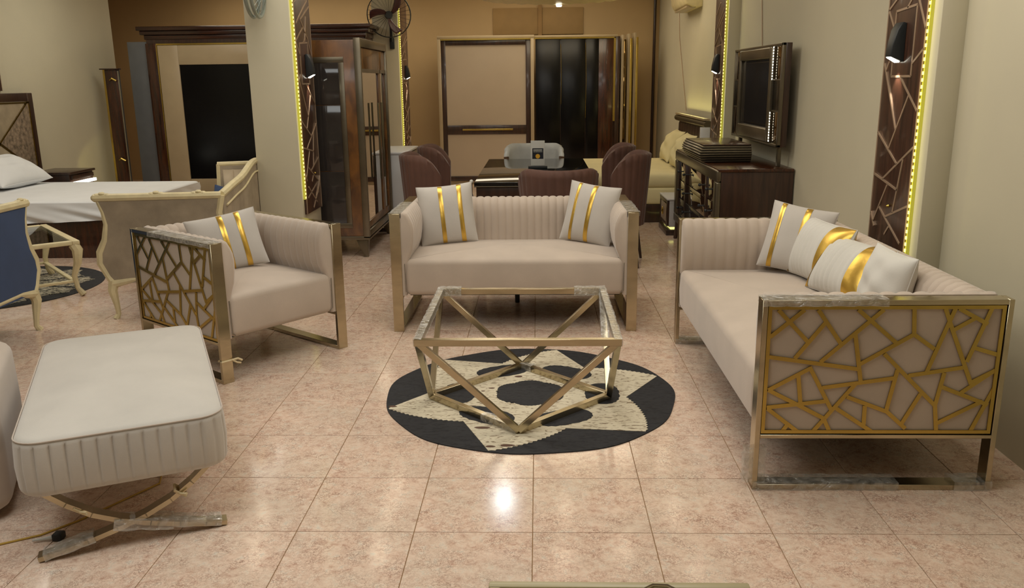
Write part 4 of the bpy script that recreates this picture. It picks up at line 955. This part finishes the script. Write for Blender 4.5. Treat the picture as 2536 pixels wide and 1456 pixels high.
# ================================================================ baroque armchairs
def tubes(name, pts, r, m, parent, n=8): return MB().tube(pts, r, n).build(name, m, parent, smooth=True)
def baroque(label, loc, rz, W, D, fab, inner, group=None, crest=0.14, chaise=False):
    t = thing('chaise_sofa' if chaise else 'baroque_armchair', label, 'sofa' if chaise else 'armchair', loc, rz, group)
    hw, hd = W/2, D/2
    # front edge profile of the arm (y forward offset, z)
    pf = [(0.02, 0.775), (0.045, 0.70), (0.055, 0.62), (0.035, 0.52), (-0.005, 0.44), (-0.01, 0.37), (0.03, 0.28), (0.055, 0.24)]
    for s in ((1,) if chaise else (-1, 1)):
        poly = [(-hd+a, z) for a, z in pf] + [(hd-0.03, 0.24), (hd-0.03, 0.775)]
        MB().prism(poly, s*(hw-0.045), s*(hw-0.008), lambda a, z, x: (x, a, z)).build('arm_panel', fab, t)
        pts = [(s*(hw-0.022), -hd+a, z) for a, z in pf]
        tubes('front_post', pts, [0.016, 0.017, 0.019, 0.022, 0.025, 0.024, 0.022, 0.026], m_cream, t)
        tubes('arm_rail', [(s*(hw-0.02), -hd-0.015, 0.788), (s*(hw-0.02), -hd, 0.79), (s*(hw-0.02), hd-0.02, 0.79)], [0.012, 0.026, 0.024], m_cream, t)
        tubes('rear_post', [(s*(hw-0.022), hd-0.02, 0.79), (s*(hw-0.022), hd-0.045, 0.68), (s*(hw-0.022), hd-0.02, 0.5), (s*(hw-0.022), hd-0.02, 0.24)], 0.021, m_cream, t)
        tubes('bottom_rail', [(s*(hw-0.022), -hd+0.05, 0.235), (s*(hw-0.022), -hd+0.20, 0.262), (s*(hw-0.022), 0.1, 0.255), (s*(hw-0.022), hd-0.02, 0.235)], [0.03, 0.018, 0.018, 0.024], m_cream, t)
        for k, yy in enumerate((-hd+0.05, -0.02, hd-0.16)):
            b = MB()
            for j in range(3): b.ball((s*(hw-0.02), yy+0.028*(j-1), 0.808+0.008*(j == 1)), 0.017, 6, (1.1, 1.2, 0.7))
            b.build('carved_ornament', m_cream, t, smooth=True)
        for sy in (-1, 1):
            y_ = sy*(hd-0.055)
            tubes('leg', [(s*(hw-0.03), y_, 0.25), (s*(hw-0.018), y_+sy*0.012, 0.19), (s*(hw-0.028), y_+sy*0.0, 0.09), (s*(hw-0.034), y_-sy*0.002, 0.03), (s*(hw-0.024), y_+sy*0.014, 0.0)], [0.036, 0.03, 0.019, 0.016, 0.022], m_cream, t)
    # back with rising crest
    def cz_(x):
        if chaise:
            f = max(0.0, min(1.0, (hw-x)/(W*0.93))); return 0.79+crest*(0.30*f+0.70*f*f*(3-2*f))+0.018*math.sin(f*PI*3)*f
        f = 1-abs(x)/hw; f = f*f*(3-2*f); return 0.79+crest*f+0.012*math.sin(f*PI)
    N_ = 20; xs = [-hw+0.03+(W-0.06)*i/N_ for i in range(N_+1)]
    poly = [(x, cz_(x)-0.012) for x in xs] + [(hw-0.03, 0.24), (-hw+0.03, 0.24)]
    MB().prism(poly, hd-0.045, hd-0.012, lambda a, z, y: (a, y, z)).build('back_panel', fab, t)
    tubes('crest_rail', [(x, hd-0.025, cz_(x)) for x in xs], 0.025, m_cream, t)
    tubes('back_moulding', [(x*0.9, hd-0.008, cz_(x)-0.075) for x in xs], 0.007, m_cream, t)
    if chaise:
        y0_, y1_ = hd-0.34, hd-0.05; zt_ = cz_(-hw)-0.03
        MB().box(-hw+0.0, -hw+0.035, y0_, y1_, 0.24, zt_).build('high_end_panel', fab, t, bevel=0.004)
        bb_ = MB(); bb_.grid(lambda a, v: (-hw+0.04+0.022*abs(math.sin(PI*a*3))**0.5*abs(math.sin(PI*(v*2+0.1)))**0.3, y0_+0.03+(y1_-y0_-0.05)*a, 0.42+(zt_-0.46)*v), 36, 14); bb_.build('tufted_end', inner, t, smooth=True, ang=80)
        tubes('end_rail', [(-hw+0.02, y0_-0.01, zt_), (-hw+0.02, y1_, zt_+0.005)], 0.02, m_cream, t); tubes('end_post', [(-hw+0.02, y0_, zt_), (-hw+0.02, y0_-0.02, 0.42), (-hw+0.02, y0_-0.01, 0.22)], 0.02, m_cream, t)
        for yy in (-hd+0.055, hd-0.055): tubes('leg', [(-hw+0.04, yy, 0.25), (-hw+0.02, yy, 0.19), (-hw+0.035, yy, 0.06), (-hw+0.025, yy, 0.0)], [0.036, 0.03, 0.016, 0.022], m_cream, t)
    # tufted inside of the back
    b = MB()
    def fn(a, v):
        x = (-hw+0.06)+(W-0.12)*a; z = 0.42+(cz_(x)-0.03-0.42)*v; d = 0.018*abs(math.sin(PI*a*5))**0.5*abs(math.sin(PI*v*3+PI*0.5*0))**0.25
        return (x, hd-0.065-d, z)
    b.grid(fn, 60, 12); b.build('tufted_back', inner, t, smooth=True, ang=80)
    b = MB(); cushion(b, -hw+0.06, hw-0.06, -hd+0.03, hd-0.07, 0.26, 0.44, 0.04, 0.05, crown=0.02); b.build('seat', inner, t, smooth=True, ang=60)
    tubes('front_rail', [(-hw+0.05, -hd+0.055, 0.245), (-hw*0.4, -hd+0.04, 0.262), (0, -hd+0.035, 0.235), (hw*0.4, -hd+0.04, 0.262), (hw-0.05, -hd+0.055, 0.245)], 0.022, m_cream, t)
    return t
baroque('grey and cream carved chaise sofa with one high end, left of the taupe armchair', (-2.475, 3.42, 0), -82, 1.46, 0.80, m_greige, m_tuft, crest=0.10, chaise=True)
baroque('carved armchair with navy blue upholstery, cut off at the left edge', (-3.20, 2.05, 0), 0, 0.9, 0.84, m_navy, m_navy)
bq = [o for o in C.objects if 'navy blue upholstery' in o.get('label', '')][0]
# blue chair: its near front foot stands at (-3.09, 2.41), side panel runs back to the left
ra = math.radians(180)
lx = -(0.45-0.03); ly = -(0.42-0.055)
bq.rotation_euler = (0, 0, ra); bq.location = (-3.10-(lx*math.cos(ra)-ly*math.sin(ra)), 2.41-(lx*math.sin(ra)+ly*math.cos(ra)), 0)
pillow('small_cushion', 'small navy cushion at the high end of the carved chaise sofa', 0.26, 0.24, 0.10, m_navy, (), M4=place((-2.46, 4.04, 0.445), 12, 10, 14))

# ================================================================ white coffee table on the streaked rug
wt = thing('carved_coffee_table', 'white carved coffee table with glass top on the far left rug', 'table', (0, 0, 0.0085), 0)
wt.rotation_euler = (0, 0, math.radians(132)); 
cx_, cy_ = -3.25+0.5*(-0.67)+0.33*(-0.74), 3.29+0.5*0.74+0.33*(-0.67)
wt.location = (cx_, cy_, 0.0085)
b = MB(); a_, c_ = 0.5, 0.33; z_ = 0.40
for x0, x1, y0_, y1_ in ((-a_, a_, -c_, -c_+0.05), (-a_, a_, c_-0.05, c_), (-a_, -a_+0.05, -c_+0.05, c_-0.05), (a_-0.05, a_, -c_+0.05, c_-0.05)): b.box(x0, x1, y0_, y1_, z_-0.03, z_)
b.build('top_frame', m_cream, wt, bevel=0.006); MB().box(-a_+0.05, a_-0.05, -c_+0.05, c_-0.05, z_-0.012, z_-0.004).build('glass_top', m_clear, wt)
for sx in (-1, 1):
    for sy in (-1, 1):
        x = sx*(a_-0.03); y = sy*(c_-0.03); o_ = Vector((sx, sy, 0)).normalized()
        P = [Vector((x, y, 0.37))-o_*0.01, Vector((x, y, 0.33))+o_*0.015, Vector((x, y, 0.24))+o_*0.005, Vector((x, y, 0.14))-o_*0.035, Vector((x, y, 0.05))-o_*0.02, Vector((x, y, 0.0))+o_*0.02]
        tubes('leg', P, [0.036, 0.038, 0.028, 0.019, 0.017, 0.024], m_cream, wt)
        e = MB(); e.ball(tuple(Vector((x, y, 0.345))-Vector((sx, 0, 0))*0.03), 0.03, 8, (1, 0.8, 0.8)); e.build('scroll', m_cream, wt, smooth=True)
for p, q in (((-a_+0.06, -c_+0.06, 0.10), (a_-0.06, -c_+0.06, 0.10)), ((-a_+0.06, c_-0.06, 0.10), (a_-0.06, c_-0.06, 0.10)), ((-a_+0.06, -c_+0.06, 0.10), (-a_+0.06, c_-0.06, 0.10)), ((a_-0.06, -c_+0.06, 0.10), (a_-0.06, c_-0.06, 0.10))):
    MB().bar(p, q, 0.03, 0.018).build('stretcher', m_cream, wt, bevel=0.003)
rg2 = thing('hide_rug', 'black-edged round streaked hide rug under the white carved table', 'rug', (-4.10, 3.55, 0))
poly_piece('backing', [(0.76*math.cos(2*PI*i/90), 0.76*math.sin(2*PI*i/90)) for i in range(90)], 0.0, 0.0045, m_blackhide, rg2)
for i in range(10):
    a0 = i*36; T = pol(0.69, a0+22); A = pol(0.62, a0); A2 = pol(0.12, a0); B2 = pol(0.10, a0+30); Bq = pol(0.66, a0+32)
    poly_piece('hide_patch', zig(A2, A, 0.03, zg=False)+zig(A, T, 0.03, zg=False)+zig(T, Bq, 0.02, zg=False)+zig(Bq, B2, -0.03), 0.004, 0.0068, m_zebra, rg2)

# ================================================================ wall fans
def fan(label, loc, rz, tilt, R, mring, mblade, ring=0.006, hang=True):
    t = thing('wall_fan', label, 'fan', loc, rz)
    T = Matrix.Rotation(math.radians(tilt), 4, 'Z')
    def P(x, y, z): v = T @ Vector((x, y, z)); return tuple(v)
    circ_ = lambda r, y, n=32: [P(r*math.cos(2*PI*i/n), y, r*math.sin(2*PI*i/n)) for i in range(n)]
    MB().tube(circ_(R, -0.02), ring, 8, closed=True).build('guard_ring', mring, t, smooth=True); MB().tube(circ_(R, 0.02), ring, 8, closed=True).build('guard_ring', mring, t, smooth=True)
    b = MB()
    for i in range(28):
        a = 2*PI*i/28; c_, s_ = math.cos(a), math.sin(a)
        b.tube([P(0.04*c_, -0.07, 0.04*s_), P(R*0.6*c_, -0.06, R*0.6*s_), P(R*c_, -0.02, R*s_)], 0.0012, 4)
        b.tube([P(0.04*c_, 0.06, 0.04*s_), P(R*0.6*c_, 0.05, R*0.6*s_), P(R*c_, 0.02, R*s_)], 0.0012, 4)
    b.build('guard_wires', mring, t, kind='stuff')
    MB().tube([P(0, -0.02, 0), P(0, 0.05, 0), P(0, 0.14, 0)], [0.045, 0.055, 0.04], 12).build('motor', m_blackmat, t, smooth=True)
    for k in range(3):
        a = 2*PI*k/3+0.55; b = MB()
        def fn(u, v, a=a):
            r = 0.04+(R-0.07)*u; th_ = a+(v-0.5)*(0.75-0.35*u)+0.5*u; return P(r*math.cos(th_), (v-0.5)*0.03, r*math.sin(th_))
        b.grid(fn, 8, 5); o = b.build('blade', mblade, t, smooth=True); md = o.modifiers.new('thick', 'SOLIDIFY'); md.thickness = 0.003
    sg = -1 if hang else 1
    MB().tube([P(0, 0.10, 0), (0, 0.12, sg*0.10), (0.0, 0.13, sg*(R+0.05))], [0.02, 0.022, 0.018], 8).build('bracket', m_blackmat, t, smooth=True)
    MB().box(-0.03, 0.03, 0.13, 0.17, *sorted((sg*(R+0.14), sg*R))).build('mount', m_blackmat, t, bevel=0.005)
    return t
m_blade = mat('maroon_blade', srgb(70, 32, 30), 0.3); m_greyring = mat('grey_ring', srgb(140, 148, 140), 0.3, metal=0.3)
fan('caged wall fan with maroon blades on the far left column', (-1.90, 8.88, 2.33), 0, 14, 0.28, m_blackmat, m_blade)
fan('grey wall fan turned sideways at the top of the column right of the armchair', (-1.995, 3.75, 2.19), 0, 95, 0.25, m_greyring, m_greyring, ring=0.013, hang=False)

# ================================================================ ceiling fixtures
t = thing('ceiling_rose', 'round fluted cream ceiling fitting with a small spotlight, top centre', 'ceiling fitting', (0.20, 7.0, 2.325))
b = MB(); n = 96; rg = []
for r, z, wv in ((0.02, 0.01, 0), (0.35, 0.0, 0.3), (0.72, -0.004, 1), (0.80, 0.01, 1), (0.82, 0.05, 1), (0.78, 0.09, 0.4), (0.5, 0.10, 0)):
    rg.append([(r*math.cos(2*PI*i/n), r*math.sin(2*PI*i/n), z+0.012*wv*abs(math.sin(PI*i/4))) for i in range(n)])
b.rings(rg); b.build('fluted_disc', m_cream, t, smooth=True, ang=80)
MB().tube([(0, 0, 0.1), (0, 0, 0.675)], 0.05, 12).build('stem', m_cream, t, smooth=True)
MB().lathe([(0.03, 0), (0.035, 0.02)], (0.07, 0.70, -0.022), 12).build('spotlight', m_ledwhite, t, smooth=True)
m_bulb = mat('downlight_bulb', srgb(255, 235, 200), 0.5, var=0, emit=(1.0, 0.86, 0.6), estr=45); m_bulbw = mat('downlight_white', srgb(255, 255, 255), 0.5, var=0, emit=(0.85, 0.95, 1.0), estr=70)
first = None
def downlight(x, y, big=False):
    nm = 'large bright white ceiling lamp above the dining table' if big else 'small round ceiling downlight, glow mirrored in the floor tiles'
    t = thing('ceiling_downlight', nm, 'ceiling light', (x, y, 2.96 if not big else 2.90), 0, None if big else 'small ceiling downlights')
    r = 0.10 if big else 0.045
    MB().lathe([(r+0.02, 0.04 if not big else 0.1), (r+0.02, 0.0), (r, -0.004), (r, 0.012)], n=20).build('trim_ring', m_chrome, t, smooth=True, ang=40)
    MB().lathe([(r*0.98, -0.001), (r*0.98, 0.01)], n=20).build('bulb', m_bulbw if big else m_bulb, t)
    return t
downlight(-0.36, 5.71, True)
d0 = downlight(-2.93, 5.55)
d0['label'] = 'small ceiling downlight above the foot of the white-sheeted bed'
for x, y, lb in ((-2.75, 4.75, 'in front of the bed foot, beyond the carved chaise'), (-1.58, 6.25, 'above the white chest with gold knobs'), (-1.54, 4.75, 'above the walnut display cabinet'), (0.30, 5.65, 'above the middle of the black dining table'),
        (0.84, 4.78, 'between the two right-hand brown dining chairs'), (0.25, 4.65, 'above the near half of the black dining table'), (-0.36, 6.5, 'above the silver dining chair'), (1.5, 6.9, 'above the pillows of the cream bed'),
        (1.45, 5.6, 'above the lit white nightstand'), (1.47, 4.45, 'above the ribbed box on the dresser'), (-4.2, 5.6, 'above the middle of the white-sheeted bed'), (-1.58, 5.6, 'just behind the walnut display cabinet')):
    c_ = copy_tree(d0); c_.location = (x, y, 2.96); c_['label'] = 'small ceiling downlight '+lb
def spot(x, y, watts, col=(1, 0.82, 0.56), z=2.94, size=100):
    l = bpy.data.lights.new('downlight_lamp', 'SPOT'); l.energy = watts; l.color = col; l.spot_size = math.radians(size); l.spot_blend = 0.8; l.shadow_soft_size = 0.045
    o = bpy.data.objects.new('downlight_spot', l); o.location = (x, y, z); C.objects.link(o)
for x, y, e in ((-2.93, 5.55, 12), (-1.54, 4.75, 10), (0.3, 5.65, 12), (1.45, 5.6, 10), (-4.2, 5.6, 10), (1.3, 1.4, 10), (1.3, 3.0, 10)): spot(x, y, e)
# ================================================================ cables on the walls
tag(MB().tube([(1.874, 4.95, 3.0), (1.874, 4.9, 2.3), (1.874, 4.75, 1.72)], 0.004, 6).build('cable', m_inlay, smooth=True), 'thin cable running down the wall to the dresser mirror', 'cable')
tag(MB().tube([(1.874, 9.3, 3.0), (1.874, 9.0, 2.0), (1.874, 8.3, 1.1)], 0.004, 6).build('cable', m_inlay, smooth=True), 'thin cable running down the wall to the far right headboard', 'cable')
